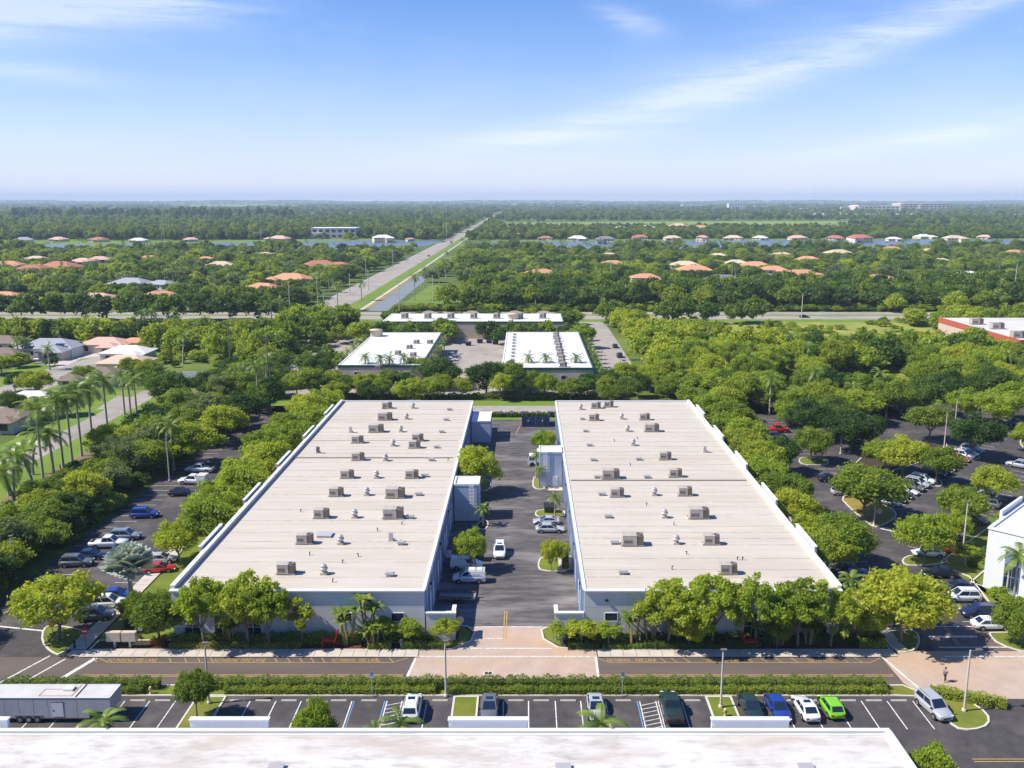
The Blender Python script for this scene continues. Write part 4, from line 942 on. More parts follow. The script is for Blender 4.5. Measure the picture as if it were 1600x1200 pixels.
# business park and roads
for i, (k, c, x, y, hd, lb) in enumerate([('sedan', 'white', 705, 562, 0, 'white car, nearer of two in the court between the white roofs'), ('suv', 'silver', 708, 556, 0, 'silver suv, farther of two in the court between the white roofs'), ('suv', 'white', 500, 590, 0, 'white suv left of the tan building'), ('sedan', 'black', 425, 592, 0, 'black car in the paved lot behind the west trees'),
     ('sedan', 'white', 690, 600, 90, 'white car under the dark tree between the white roofs'), ('sedan', 'navy', 961, 541, 90, 'navy car, farthest along the drive right of the white roofs'), ('suv', 'black', 968, 556, 90, 'black suv under trees right of the white roofs'), ('sedan', 'silver', 974, 565, 90, 'silver car under trees right of the white roofs'), ('suv', 'white', 982, 573, 90, 'white suv, nearest along the drive right of the white roofs'),
     ('sedan', 'black', 112, 551, 0, 'black car in the drive of the grey roofed house'), ('suv', 'navy', 2, 573, 0, 'dark car cut by the left edge beside a house'), ('sedan', 'black', 1257, 495, 0, 'dark car driving on the far road, right'), ('suv', 'black', 1174, 492, 0, 'dark suv driving on the far road, middle right'), ('pickup', 'black', 450, 502, 0, 'dark pickup truck near the road junction'), ('suv', 'white', 270, 497, 0, 'white suv behind the road trees at the left'),
     ('sedan', 'navy', 670, 400, 90, 'blue car driving on the long straight road, nearer one'), ('sedan', 'black', 705, 379, 90, 'dark car driving on the long straight road, farther one')]):
    gcar(k, c, x, y, hd, lb)
for r, c in TINT:
    for o in [r]+KIDS.get(r.name, []) : o.color = (*c, 1)
    for o in list(r.children): o.color = (*c, 1)
# ------------------------------------------------------------------ vegetation
L_oak = leafmat('leaf_oak', [(0.082, 0.143, 0.019), (0.164, 0.246, 0.026), (0.257, 0.339, 0.033), (0.386, 0.427, 0.042)])
L_lime = leafmat('leaf_lime', [(0.164, 0.246, 0.023), (0.281, 0.380, 0.033), (0.375, 0.445, 0.040), (0.475, 0.490, 0.052)])
L_dark = leafmat('leaf_dark', [(0.035, 0.077, 0.016), (0.068, 0.135, 0.021), (0.111, 0.193, 0.027), (0.175, 0.257, 0.035)])
L_hedge = leafmat('leaf_hedge', [(0.105, 0.175, 0.023), (0.187, 0.281, 0.033), (0.304, 0.363, 0.053), (0.491, 0.398, 0.140)], scale=1.2)
L_red = leafmat('leaf_red', [(.14, .02, .015), (.22, .04, .02), (.15, .06, .02)], scale=1.5)
L_palm = leafmat('leaf_palm', [(0.082, 0.140, 0.021), (0.152, 0.234, 0.033), (0.257, 0.316, 0.049)], trans=.3, rough=.4)
L_silver = leafmat('leaf_silver', [(.32, .38, .32), (.44, .50, .43), (.58, .62, .55)], trans=.15)
L_grey = leafmat('leaf_greyish', [(0.105, 0.152, 0.058), (0.175, 0.234, 0.088), (0.257, 0.316, 0.140)])
RNG = np.random.default_rng(11)
def trunk(name, Rr, H, hc, seed, n=5, r0=.22, lean=.3, m=None):
    rg = random.Random(seed); mb = MB(); f = Vector((rg.uniform(-lean, lean), rg.uniform(-lean, lean), hc))
    mb.path([(0, 0, -.1), (f.x*.4, f.y*.4, hc*.5), f], [r0*1.15, r0*.9, r0*.75])
    for k in range(n):
        a = 2*math.pi*k/n+rg.uniform(-.4, .4); q = f+Vector((math.cos(a)*Rr*.35, math.sin(a)*Rr*.35, (H-hc)*.35)); e = f+Vector((math.cos(a)*Rr*.68, math.sin(a)*Rr*.68, (H-hc)*rg.uniform(.45, .7)))
        mb.path([f-Vector((0, 0, .2)), q, e], [r0*.55, r0*.4, r0*.15], 5)
    return mb.mesh(name, m or bark)
CR = {}
def crowns(kind):
    if kind in CR: return CR[kind]
    spec = dict(oak=(L_oak, 4.2, 6.2, 74, 15000, .27, 1.9, (.13, .27)), dark=(L_dark, 4.2, 6.6, 66, 14000, .28, 1.7, (.14, .29)), lime=(L_lime, 4.2, 6.6, 84, 12500, .27, 1.4, (.10, .24)),
                open=(L_lime, 4.3, 7.0, 84, 10000, .26, 1.9, (.08, .18)), small=(L_lime, 1.7, 3.2, 40, 2200, .19, 1.3, (.12, .28)), shrub=(L_oak, 1.3, 1.9, 14, 1400, .20, .2, (.25, .42)),
                thin=(L_oak, 1.6, 4.2, 16, 1100, .26, 1.4, (.16, .30)), grey=(L_grey, 4.0, 6.0, 66, 12000, .27, 1.7, (.12, .26)))[kind]
    m, Rr, H, nb, nc, leaf, hc, bl = spec
    CR[kind] = [(crown('crown', m, Rr, H, nb, nc, leaf, 100+i*7+sum(map(ord, kind)), blob=bl), trunk('trunk', Rr, H+hc, hc+.5, i*3+5, n=5 if kind not in ('small', 'shrub', 'thin') else 3, r0=.2 if Rr > 2 else .07, m=polem if kind in ('small', 'shrub') else None), Rr, H+hc, hc) for i in range(4)]
    return CR[kind]
def tree(x, y, h, r, kind, label, group=None, name='broadleaf_tree', cat='tree', z=.05):
    c, t, R0, H0, hc = crowns(kind)[random.randrange(4)]
    e = thing(name, label, cat, (x, y, z), random.uniform(0, 6.28), group); e.scale = (r/R0, r/R0*random.uniform(.92, 1.08), h/H0)
    link('trunk', t, e); link('crown', c, e, (0, 0, hc*.92)); return e
def gtree(px_, py_, *a, **k): p = G(px_, py_); return tree(p.x, p.y, *a, **k)

# palms
def frond_arr(L, droop, el0, rng, nl=16, lw=.15, ll=.70, twist=0, hang=.35):
    pts = []; p = Vector((0, 0, 0)); a = el0
    for i in range(nl+1):
        pts.append(p.copy()); p = p+Vector((math.cos(a), 0, math.sin(a)))*(L/nl); a -= droop/nl*(1+i/nl)
    Q = []
    for i in range(1, nl+1):
        d = (pts[i]-pts[i-1]).normalized(); u = i/nl; l = ll*math.sin(math.pi*min(1, .18+u*.80))**.6
        up = Vector((-d.z, 0, d.x))
        for s in (-1, 1):
            t = (d*.55+Vector((0, s, 0))*.85-up*hang*(.5+.5*rng.random())).normalized()
            e = pts[i]+t*l; w = d*lw
            Q.append([pts[i]-w*.6, pts[i]+w*.6, e+w*.25, e-w*.25])
    for i in range(nl): b = Vector((0, .035, 0)); Q.append([pts[i]-b, pts[i]+b, pts[i+1]+b*.6, pts[i+1]-b*.6])
    return np.array([[list(v) for v in q] for q in Q], dtype=np.float32)
PRNG = random.Random(3)
FR = [quads_mesh('frond', frond_arr(3.1, dr, el, PRNG), L_palm) for dr, el in ((1.3, 1.15), (1.2, .75), (1.1, .35), (.9, -.1), (.6, -.55))]
def fan_arr(rng, L=1.35, n=14):
    Q = []; st = Vector((1.1, 0, .35))
    Q.append([Vector((0, -.03, 0)), Vector((0, .03, 0)), st+Vector((0, .03, 0)), st-Vector((0, .03, 0))])
    for i in range(n):
        a = -2.2+4.4*i/(n-1); d = Vector((math.cos(a), math.sin(a), .12*math.cos(a*2)+.1)); s = Vector((-math.sin(a), math.cos(a), 0)); l = L*(.8+.2*math.cos(a))
        e = st+d*l-Vector((0, 0, .12)); m_ = st+d*l*.62
        Q.append([st, m_-s*.27, e, m_+s*.27])
    return np.array([[list(v) for v in q] for q in Q], dtype=np.float32)
FAN = quads_mesh('fan_leaf', fan_arr(PRNG), L_silver)
def rotz_arr(Q, a, pitch=0, off=(0, 0, 0)):
    m = np.array(Matrix.Rotation(a, 3, 'Z')@Matrix.Rotation(-pitch, 3, 'Y')); return Q@m.T+np.array(off)
def palm_crown(name, L, n, seed, m=L_palm, nl=9, lw=.22):
    rg = random.Random(seed); out = []
    for k in range(n):
        el = 1.25-1.8*(k/n)+rg.uniform(-.1, .1); out.append(rotz_arr(frond_arr(L*rg.uniform(.85, 1.1), 1.15, el, rg, nl, lw, L*.22), k*2.399+rg.uniform(-.2, .2)))
    return quads_mesh(name, np.concatenate(out), m)
PC = [palm_crown('crown', 3.0, 17, s) for s in (1, 2, 3)]
def palm_trunk_mesh(h, r, sw=1.3, sh=None, lean=0.0):
    mb = MB(); prof = [(r*sw, -.05), (r*1.05, h*.15), (r, h*.5), (r*.85, h*.9), (r*.8, h)]
    vs = []; n = 8; fs = []
    for i, (rr, z) in enumerate(prof):
        ox = lean*(z/h)**2
        for k in range(n): a = 2*math.pi*k/n; vs.append((rr*math.cos(a)+ox, rr*math.sin(a), z))
    for j in range(len(prof)-1):
        for k in range(n): fs.append((j*n+k, j*n+(k+1)%n, (j+1)*n+(k+1)%n, (j+1)*n+k))
    mb.add(vs, fs, True); return mb.mesh('trunk', palmbark)
PT = {k: palm_trunk_mesh(10, .24, 1.3, lean=l) for k, l in (('royal', 0), ('coconut', 1.6))}; PT['slim'] = palm_trunk_mesh(10, .15)
SHM = MB().lathe([(.2, 0), (.23, .5), (.14, 1.3), (0, 1.32)], n=8).mesh('crownshaft', shaft)
def palm(x, y, h, size, label, group=None, kind='royal', near=False, name=None):
    nm = name or {'royal': 'royal_palm', 'coconut': 'coconut_palm', 'slim': 'small_palm'}[kind]
    e = thing(nm, label, 'palm', (x, y, .05), random.uniform(0, 6.28), group)
    t = link('trunk', PT[kind], e); t.scale = (1, 1, h/10)
    ox = 1.6 if kind == 'coconut' else 0
    if kind == 'royal': s = link('crownshaft', SHM, e, (0, 0, h-.3)); h = h+.8
    if near:
        n = 15
        for k in range(n):
            f = link('frond', FR[min(4, int(k/n*5))], e, (ox, 0, h), k*2.399+random.uniform(-.2, .2)); q = size/3.0*random.uniform(.85, 1.1); f.scale = (q, q, q)
    else:
        c = link('crown', PC[random.randrange(3)], e, (ox, 0, h)); q = size/3.0; c.scale = (q, q, q)
    return e
def gpalm(px_, py_, *a, **k): p = G(px_, py_); return palm(p.x, p.y, *a, **k)

# --- silver fan palm
p = G(205, 962); bp = thing('silver_fan_palm', 'silvery grey fan palm with a stout trunk beside the west walkway', 'palm', (p.x, p.y+.6, .05))
t = link('trunk', PT['royal'], bp); t.scale = (1.3, 1.3, .56)
for k in range(40):
    el = 1.45-1.55*k/40; f = link('fan_leaf', FAN, bp, (0, 0, 5.7+.25*math.sin(el))); f.rotation_euler = (random.uniform(-.5, .5), -el, k*2.399); f.scale = (1.6,)*3

# --- named trees near the camera
gtree(92, 1000, 8.6, 5.2, 'lime', 'round yellow-green tree on the corner island by the diamond sign')
gtree(250, 1004, 6.4, 3.1, 'oak', 'bushy green tree between the mail boxes and the left warehouse corner')
tree(-49.5, 105.5, 4.6, 2.0, 'oak', 'low green tree behind the mail boxes')
tree(-39.0, 100.3, 9.2, 3.5, 'open', 'airy yellow-green tree, leftmost in front of the left warehouse'); tree(-33.6, 100.4, 9.6, 4.0, 'open', 'airy tree with leaning dark trunk in front of the left warehouse')
tree(-31.0, 100.2, 8.4, 3.0, 'open', 'airy yellow-green tree, rightmost in front of the left warehouse'); tree(-27.3, 100.5, 6.6, 2.0, 'thin', 'slender upright dark green tree against the grey wall')
for i, (x, h, r, lb) in enumerate([(17.4, 8.6, 4.2, 'airy green tree, leftmost in front of the right warehouse'), (22.8, 9.4, 4.4, 'airy green tree, second from the left in front of the right warehouse'), (28.0, 9.2, 4.2, 'airy tree with open branching above the right red sculpture'), (33.2, 8.8, 4.0, 'airy yellow-green tree, second from the right in front of the right warehouse'), (37.2, 8.4, 3.7, 'airy yellow-green tree at the right corner of the right warehouse')]):
    tree(x, 100.4, h, r, 'open', lb)
tree(19.8, 99.9, 4.6, 2.4, 'lime', 'low bright bushy tree in the bed before the right warehouse'); tree(42.4, 101.2, 5.0, 2.1, 'oak', 'small green tree in the bed beside the right walkway'); tree(30.6, 100.0, 4.0, 1.8, 'oak', 'low green tree right of the right red sculpture')
gtree(1407, 1004, 9.6, 5.4, 'lime', 'big round yellow-green tree on the corner island right of the warehouses'); gtree(1592, 1006, 5.6, 3.1, 'oak', 'round green tree on the right grass corner')
for x, lb in ((-17.0, 'thin pale-stemmed shrub, left of three by the left wing wall'), (-14.0, 'thin pale-stemmed shrub, middle of three by the left wing wall'), (-9.6, 'thin pale-stemmed shrub, right of three by the left wing wall')): tree(x, 100.9, 3.5, 1.7, 'small', lb, name='small_tree')
for x, y, h, r, lb in ((4.6, 101.2, 2.9, 1.8, 'dense green bush at the alley corner of the right bed'), (7.0, 100.6, 3.5, 2.2, 'spreading pale-stemmed bush in front of the right wing wall'), (10.2, 100.6, 3.1, 1.6, 'thin pale-stemmed bush below the dark window of the right warehouse')): tree(x, y, h, r, 'small', lb, name='small_tree')
gtree(308, 1122, 5.4, 2.1, 'oak', 'small round dark green tree on the left island of the front lot'); tree(-19.5, 75.2, 7.7, 2.1, 'lime', 'bright round tree rising behind the bottom roof edge')
tree(35.9, 70.6, 6.2, 2.5, 'lime', 'bright green tree beside the right corner of the near white roof'); tree(37.6, 67.5, 5.4, 2.3, 'lime', 'green tree at the bottom edge beside the near white roof')
gtree(745, 772, 8.8, 4.3, 'lime', 'large round bright tree in the alley, far left side'); gtree(735, 893, 6.6, 2.5, 'lime', 'slim bright tree on the near left island of the alley')
gtree(850, 715, 6.4, 2.9, 'lime', 'small tree in front of the white box truck'); gtree(862, 893, 5.2, 1.9, 'lime', 'small tree on the near right island of the alley'); gtree(877, 890, 4.4, 1.3, 'small', 'slim tree beside the wall on the near right island', name='small_tree')
# west lot / warehouse side trees (yellow-green)
WS = [(-48.4, 131, 8.2, 4.9), (-51.8, 126.5, 6.4, 3.4), (-50.6, 139, 8.2, 4.8), (-48.2, 147, 8.8, 4.6), (-51.2, 155, 8.2, 4.8), (-48.6, 163, 8.6, 4.7), (-51.4, 171.5, 8.4, 4.8), (-48.4, 180, 8.8, 4.8), (-51.6, 188, 8.2, 4.8), (-48.6, 196, 8.8, 4.7), (-51.2, 204, 8.8, 4.8), (-48.4, 213, 8.6, 4.8)]
for i, (x, y, h, r) in enumerate(WS): tree(x, y, h, r, 'lime', 'yellow-green tree along the left side of the left warehouse, %s from the front' % ORD[i], 'trees along the left side of the left warehouse')
ES = [(43.0, 120, 7.6, 3.8), (44.0, 128.5, 6.8, 3.8), (43.4, 137.5, 7.6, 4.3), (45.0, 147, 7.6, 4.6), (43.6, 156, 8.0, 4.6), (45.6, 165, 8.0, 4.6), (43.8, 174, 8.2, 4.6), (46.5, 182, 8.4, 4.9), (43.8, 190, 8.4, 4.6), (47.0, 198, 8.6, 4.9), (43.8, 206, 8.6, 4.7), (49, 214, 8.6, 4.9), (42, 216, 8.4, 4.6)]
for i, (x, y, h, r) in enumerate(ES): tree(x, y, h, r, 'lime' if i % 3 else 'oak', 'tree along the right side of the right warehouse, %s from the front' % ORD[i], 'trees along the right side of the right warehouse')
# east lot named trees
for x, y, h, r, k, lb in [(1268, 722, 7.4, 3.9, 'oak', 'round tree on an island just right of the red pickup'), (1352, 812, 9.4, 6.2, 'oak', 'widest spreading tree on the dry grass island'), (1313, 888, 8.2, 4.6, 'oak', 'dark leafy tree on the island right of the warehouse parapet'), (1441, 884, 8.2, 4.2, 'lime', 'round tree over the white sedan and the red hatchback'),
                          (1462, 758, 7.6, 4.2, 'oak', 'tree standing in the gap of the diagonal car row'), (1516, 716, 9.4, 5.4, 'dark', 'large dark round tree at the far end of the diagonal row'), (1410, 745, 8.0, 5.2, 'lime', 'flat topped golden green tree behind the diagonal row'), (1385, 738, 7.0, 4.6, 'lime', 'low golden green tree left of the flat topped one'),
                          (1498, 828, 7.4, 4.0, 'oak', 'round tree right of the far red car'), (1490, 850, 5.4, 2.6, 'lime', 'small tree beside the black sedan and the pole'), (1552, 790, 7.2, 4.0, 'lime', 'round bright tree beside the white building parapet'), (1602, 705, 6.4, 3.6, 'lime', 'bright tree cut by the right edge beside the lot'),
                          (1302, 676, 8.6, 5.2, 'oak', 'green tree on the long island behind the red pickup'), (1232, 668, 5.6, 2.9, 'lime', 'small yellow-green tree above the red pickup'), (1346, 700, 7.6, 4.2, 'dark', 'dark tree left of the golden green trees'), (1450, 690, 8.4, 5.0, 'oak', 'tree between the two golden crowns and the dark round tree'),
                          (1552, 668, 9.5, 6.0, 'lime', 'wide yellow tree above the grey sedan at the right'), (1508, 660, 9, 5.2, 'lime', 'yellow-green tree left of the wide yellow one'), (1215, 740, 7.4, 4.2, 'dark', 'dark green tree between the dark car and the warehouse'), (1560, 950, 3.0, 1.6, 'small', 'small yellowish shrub tree on the right planting strip'),
                          (1545, 905, 3.2, 1.7, 'small', 'small shrub tree before the white building wall'), (1508, 885, 3.6, 1.8, 'small', 'small bushy tree left of the white building walkway')]: gtree(x, y, h, r, k, lb)
for i, (x, y) in enumerate([(-67.5, 176), (-66.5, 192), (-67, 206), (-65, 221), (-58, 236)]): tree(x, y, 9, 5.2, random.choice(('oak', 'dark', 'lime')), 'leafy tree overhanging the far part of the west lot, %s from the front' % ORD[i], 'trees overhanging the west lot')
EX = [(64, 196), (72, 203), (80, 211), (66, 212), (90, 217), (75, 222), (101, 221), (84, 228), (62, 226), (112, 232), (97, 233), (70, 186), (56, 226), (120, 214), (132, 222), (145, 232), (126, 238), (52, 236), (78, 240), (110, 244), (140, 200), (128, 186), (150, 214)]
for x, y in EX: tree(x, y, random.uniform(8, 10), random.uniform(4.6, 6), random.choice(('oak', 'lime', 'lime', 'dark', 'oak')), 'leafy tree at the back of the east lot, beyond the diagonal row', 'trees at the back of the east lot')
for x, y, h, r, k, lb in [(18, 648, 6, 3.6, 'dark', 'dark tree at the left edge behind the tall royal palms'), (62, 655, 6, 3.4, 'lime', 'yellow-green tree behind the tall royal palms'), (100, 650, 6.5, 3.6, 'lime', 'bright tree beside the street behind the royal palms'), (24, 612, 5, 2.8, 'dark', 'small dark tree on the lawn before the left houses'), (132, 602, 6, 3.4, 'oak', 'tree in front of the brown tiled house'), (206, 592, 6.5, 3.8, 'oak', 'tree right of the brown tiled house'), (235, 600, 7.5, 4.2, 'oak', 'tree in front of the garden wall'), (268, 640, 9.5, 5.5, 'dark', 'large very dark tree right of the street end'), (250, 625, 9, 5, 'dark', 'dark tree behind the large very dark one'), (222, 560, 6, 3.2, 'oak', 'tree right of the beige roofed house'), (128, 552, 4, 2.2, 'dark', 'small dark tree by the drive')]: gtree(x, y, h, r, k, lb)
# named palms
for x, y, h, s, k, lb in [(1582, 950, 7.4, 2.8, 'slim', 'slim palm in front of the white building'), (-38.4, 73.7, 6.7, 2.7, 'slim', 'palm with pale fronds in front of the grey trailer'), (-11.3, 73.7, 6.4, 2.5, 'slim', 'palm behind the roof edge left of the raised parapet'), (6.9, 73.7, 6.5, 2.7, 'slim', 'palm in front of the silver sedan at the roof edge'), (-13.6, 73.6, 5.9, 1.5, 'slim', 'small dark palm right of the round bright tree'),
                          (755, 822, 3.2, 1.9, 'slim', 'short bushy palm beside the ladder of the left tower'), (842, 762, 3.6, 1.6, 'slim', 'short palm at the foot of the right tower'), (838, 748, 5.0, 1.7, 'slim', 'taller palm beside the right tower ladder'), (867, 808, 3.6, 1.8, 'slim', 'yellow-green palm on the small right island of the alley'), (1325, 968, 5.5, 2.4, 'slim', 'dark palm at the front right corner of the warehouse beds'),
                          (1300, 868, 4.6, 2.4, 'slim', 'leafy palm beside the right warehouse parapet'), (1228, 835, 4.4, 2.3, 'slim', 'short palm among trees right of the warehouse'), (1556, 845, 3.8, 2.0, 'slim', 'small palm beside the white building parapet'), (1370, 640, 8.6, 3.3, 'royal', 'tall palm with pale crownshaft in the middle of the east trees'), (1330, 655, 7.4, 3.0, 'royal', 'pale trunked palm left of the tall one in the east trees'), (1270, 642, 9.5, 3.2, 'royal', 'tall palm beside the paved court east of the warehouses'), (1202, 648, 8.8, 3.2, 'royal', 'dark crowned palm left of the paved court')]:
    (palm if y < 100 else gpalm)(x, y, h, s, lb, kind=k, near=True)
# bird-of-paradise clumps
def banana(x, y, h, label, n=4):
    e = thing('bird_of_paradise', label, 'plant', (x, y, .1))
    for i in range(n):
        dx, dy = random.uniform(-1.0, 1.0), random.uniform(-.3, .3); hh = h*random.uniform(.6, 1)
        MB().path([(dx*.5, dy, 0), (dx, dy, hh*.55), (dx*1.2, dy, hh*.72)], [.13, .11, .10], 6).obj('stem', mat('fibrous_stem', (.20, .14, .06), (.32, .24, .10), .9, 4), e)
        out = []
        for k in range(9):
            a = k*2.399; d = Vector((math.cos(a), math.sin(a), 0)); s = Vector((-d.y, d.x, 0)); b = Vector((dx*1.2, dy, hh*.70)); m_ = b+d*.75+Vector((0, 0, .75)); tp = b+d*1.5+Vector((0, 0, .35+.5*(k % 2)))
            q = b+d*.35+Vector((0, 0, .35)); out += [[b, q-s*.16, m_, q+s*.16], [q-s*.16, m_-s*.22, tp, m_], [q+s*.16, m_, tp, m_+s*.22]]
        A = np.array([[list(v) for v in qd] for qd in out], dtype=np.float32); link('leaf_crown', quads_mesh('leaf_crown', A, L_palm), e)
    return e
banana(-21.6, 100.6, 6.2, 'tall bird-of-paradise clump, left of two against the grey wall'); banana(-18.9, 100.9, 8.0, 'tallest bird-of-paradise clump beside the dark window'); banana(-18.2, 100.0, 3.6, 'low yellowing bird-of-paradise clump in front of the tall ones')
banana(13.2, 100.6, 5.8, 'leaning bird-of-paradise clump beside the first airy tree'); banana(15.2, 100.8, 6.6, 'bird-of-paradise clump half hidden by the airy trees'); banana(-36, 100.8, 3.6, 'low dark broad-leaved clump under the airy trees on the left', 5)
banana(31, 100.6, 3.6, 'low dark broad-leaved clump under the airy trees on the right', 6); banana(34.6, 100.6, 3.6, 'dark broad-leaved clump near the right corner of the bed', 6); banana(41, 102.2, 5.6, 'large-leaved dark plant at the warehouse corner', 4)

# hedges
def hedge(x0, y0, x1, y1, h, w, label, m=None, dens=170, leaf=.12, group=None, name='hedge', cat='hedge', z=.1):
    m = m or L_hedge; p0, p1 = Vector((x0, y0, 0)), Vector((x1, y1, 0)); L = (p1-p0).length; d = (p1-p0)/L; nrm = Vector((-d.y, d.x, 0))
    e = thing(name, label, cat, (x0, y0, z), 0, group)
    n = int(L*(w+2*h)*dens/1.6); rng = np.random.default_rng(int(abs(x0*31+y0*7))+5)
    u = rng.uniform(0, L, n); s = rng.uniform(-(h+w/2), h+w/2, n); side = np.abs(s) > w/2
    a = np.where(side, np.sign(s)*w/2, s); zz = np.where(side, h-(np.abs(s)-w/2), h)
    wob = .14*np.sin(u*1.9+rng.uniform(0, 6))+.10*np.sin(u*4.7+2)+.06*np.sin(u*11)
    zz = np.maximum(zz*(1+wob*.9)+rng.normal(0, .05, n), .03); a = a*(1+wob*.5)+rng.normal(0, .05, n)
    P = np.stack([d.x*u+nrm.x*a, d.y*u+nrm.y*a, zz], 1)
    Nn = np.stack([np.where(side, np.sign(s)*nrm.x, 0), np.where(side, np.sign(s)*nrm.y, 0), np.where(side, .35, 1)], 1)
    link('foliage', quads_mesh('foliage', cards(P, Nn, leaf, rng), m), e)
    b = nrm*w*.36; mb = MB(); q = [-b, d*L-b, d*L+b, b]; mb.poly([(v.x, v.y) for v in q], 0, h*.75); mb.obj('light_block_core', mat('light_block_core', (.045, .060, .014), (.09, .11, .02), .95, 5), e); return e  # solid dark box added inside the foliage to block light
hedge(-58, 90.9, -40.6, 90.9, 1.05, 1.1, 'tall clipped hedge behind the grey trailer'); hedge(-58, 89.8, -42, 89.8, .75, .8, 'low clipped hedge strip behind the grey trailer', m=L_oak)
hedge(-35.6, 90.9, -13.5, 90.9, 1.1, 1.1, 'tall golden-tipped hedge, left part of the strip along the front road'); hedge(-13.5, 90.9, 8.6, 90.9, 1.15, 1.1, 'tall golden-tipped hedge, middle part facing the alley mouth'); hedge(8.6, 90.9, 40, 90.9, 1.1, 1.1, 'tall golden-tipped hedge, right part of the strip along the front road')
hedge(-33, 89.8, -9.8, 89.8, .7, .8, 'low green hedge, left part along the parking curb', m=L_oak); hedge(-8.6, 89.8, 20, 89.8, .7, .8, 'low green hedge, middle part along the parking curb', m=L_oak); hedge(20, 89.8, 39.8, 89.8, .7, .8, 'low green hedge, right part along the parking curb', m=L_oak)
hedge(44.5, 89.6, 51.5, 87.0, .9, 1.3, 'loose golden shrubs on the island beside the silver grey suv', m=L_lime)
hedge(-43, 100.9, -29, 100.9, 1.2, .9, 'dark hedge below the windows of the left warehouse', m=L_oak); hedge(-30, 100.9, -20, 101.2, 1.3, .9, 'clipped dark hedge left of the left red sculpture', m=L_oak); hedge(-19.8, 101.3, -11, 101.3, 1.3, .8, 'clipped hedge behind the thin pale-stemmed shrubs', m=L_oak)
hedge(-19, 99.9, -16.1, 99.9, .7, .8, 'small clipped hedge block by the sidewalk', m=L_oak); hedge(-15, 99.9, -9.6, 99.9, .8, .8, 'dark clipped hedge along the sidewalk near the alley', m=L_dark); hedge(-43, 99.9, -27, 99.9, .6, .7, 'low mixed planting along the left sidewalk', m=L_hedge)
hedge(3.6, 102.4, 14, 101.2, 1.2, .9, 'clipped hedge along the right warehouse wall near the alley', m=L_oak); hedge(5.2, 99.9, 9, 99.9, .8, .9, 'dark low hedge at the right alley corner', m=L_dark); hedge(9.4, 99.9, 14.2, 99.9, .5, .8, 'reddish golden ground shrubs before the right warehouse', m=L_hedge)
hedge(14.4, 99.9, 28.5, 99.9, .8, .8, 'dark green shrub border along the right sidewalk', m=L_dark); hedge(14.2, 101.2, 44, 101.2, 1.2, .8, 'shaded hedge below the airy trees of the right warehouse', m=L_dark); hedge(40.5, 100.3, 43.8, 100.3, .9, .9, 'bright shrubs at the right end of the bed', m=L_lime)
hedge(-45.5, 100.7, -43.8, 100.7, .9, 1.0, 'red and green shrubs by the left warehouse corner', m=L_red); hedge(-50.6, 105, -46.5, 105.6, 1.3, 1.4, 'dark clipped bushes behind the mail boxes', m=L_dark)
hedge(-18, 218, 9, 218, 1.1, 1.2, 'dark hedge across the far end of the alley', m=L_dark, dens=30, leaf=.3); hedge(-58, 239, 20, 239, 1.3, 1.5, 'hedge along the far side of the access road', m=L_oak, dens=22, leaf=.35)
hedge(66, 124, 92, 152, 1.0, 1.2, 'long clipped hedge beside the white building walkway', m=L_oak, dens=40, leaf=.25)
hedge(6.0, 123.5, 6.0, 128, 1.6, .8, 'narrow clipped hedge against the wall on the near right island', m=L_dark); hedge(-11.0, 127.5, -8.9, 127.5, 1.8, 1.1, 'dense shrub behind the two vans', m=L_oak)

# ------------------------------------------------ wooded zones
def inpoly(x, y, P):
    c = False; j = len(P)-1
    for i in range(len(P)):
        if (P[i][1] > y) != (P[j][1] > y) and x < (P[j][0]-P[i][0])*(y-P[i][1])/(P[j][1]-P[i][1])+P[i][0]: c = not c
        j = i
    return c
def box(a, b, c, d): return [(a, b), (c, b), (c, d), (a, d)]
HOUSES = []   # filled below: (x, y, w, d)
EXCL = [box(-44, 88, 40, 216), box(-72, 88, -52.6, 238), box(43.5, 95, 62, 232), [(60, 120), (98, 150), (175, 235), (150, 245), (60, 200), (58, 140)], box(-110.5, 100, -99, 262), box(-99, 100, -89, 262), box(-120, 219, 70, 232), box(-58, 252, -26, 322), box(-9, 248, 23, 323), box(-59, 345, 18, 374),
        box(-26, 243, -9.5, 347), box(23, 256, 35.5, 404), box(-1400, 394, 1400, 432), box(-111, 430, -79, 13000), box(-80, 436, -65, 640), box(158, 240, 250, 360), [(64, 312), (100, 304), (146, 300), (160, 330), (168, 396), (78, 396), (66, 340)], [(82, 226), (110, 226), (124, 276), (88, 276)], [(60, 88), (120, 88), (120, 150), (95, 160), (60, 122)]]
EXCLP = LAKES+FIELDS+[[(-900, 388), (-900, 376), (150, 376.5), (340, 375.5), (560, 372.5), (610, 373), (600, 391), (-900, 391)], [(768, 389), (768, 375), (1100, 372.6), (2500, 372), (2500, 387.5), (1100, 389.5)],
   [(630, 474), (672, 446), (760, 448), (740, 476)],
   [(60, 425), (120, 414), (200, 416), (190, 424), (130, 432)], [(-60, 650), (-60, 606), (60, 578), (140, 560), (200, 540), (240, 545), (180, 570), (120, 594), (60, 616)], [(1195, 640), (1215, 600), (1262, 606), (1300, 650), (1250, 690), (1195, 690)]]
EXCLP = [pxpoly(p) for p in EXCLP]
def hcap(x, y):
    c = 99
    for (hx, hy, hw, hd) in HOUSES:
        f = hy-hd/2-y
        if 0 < f < 75 and abs(x-hx*y/hy) < hw/2+5: c = min(c, 3.6+f*(53.0-4)/y*.95)
    return c
def free(x, y, m=0):
    for P in EXCL:
        if inpoly(x, y, P): return False
    for P in EXCLP:
        if inpoly(x, y, P): return False
    for (hx, hy, hw, hd) in HOUSES:
        if abs(x-hx) < hw/2+3.5 and hy-hd/2-hw*.35-7 < y < hy+hd/2+4: return False
    return True
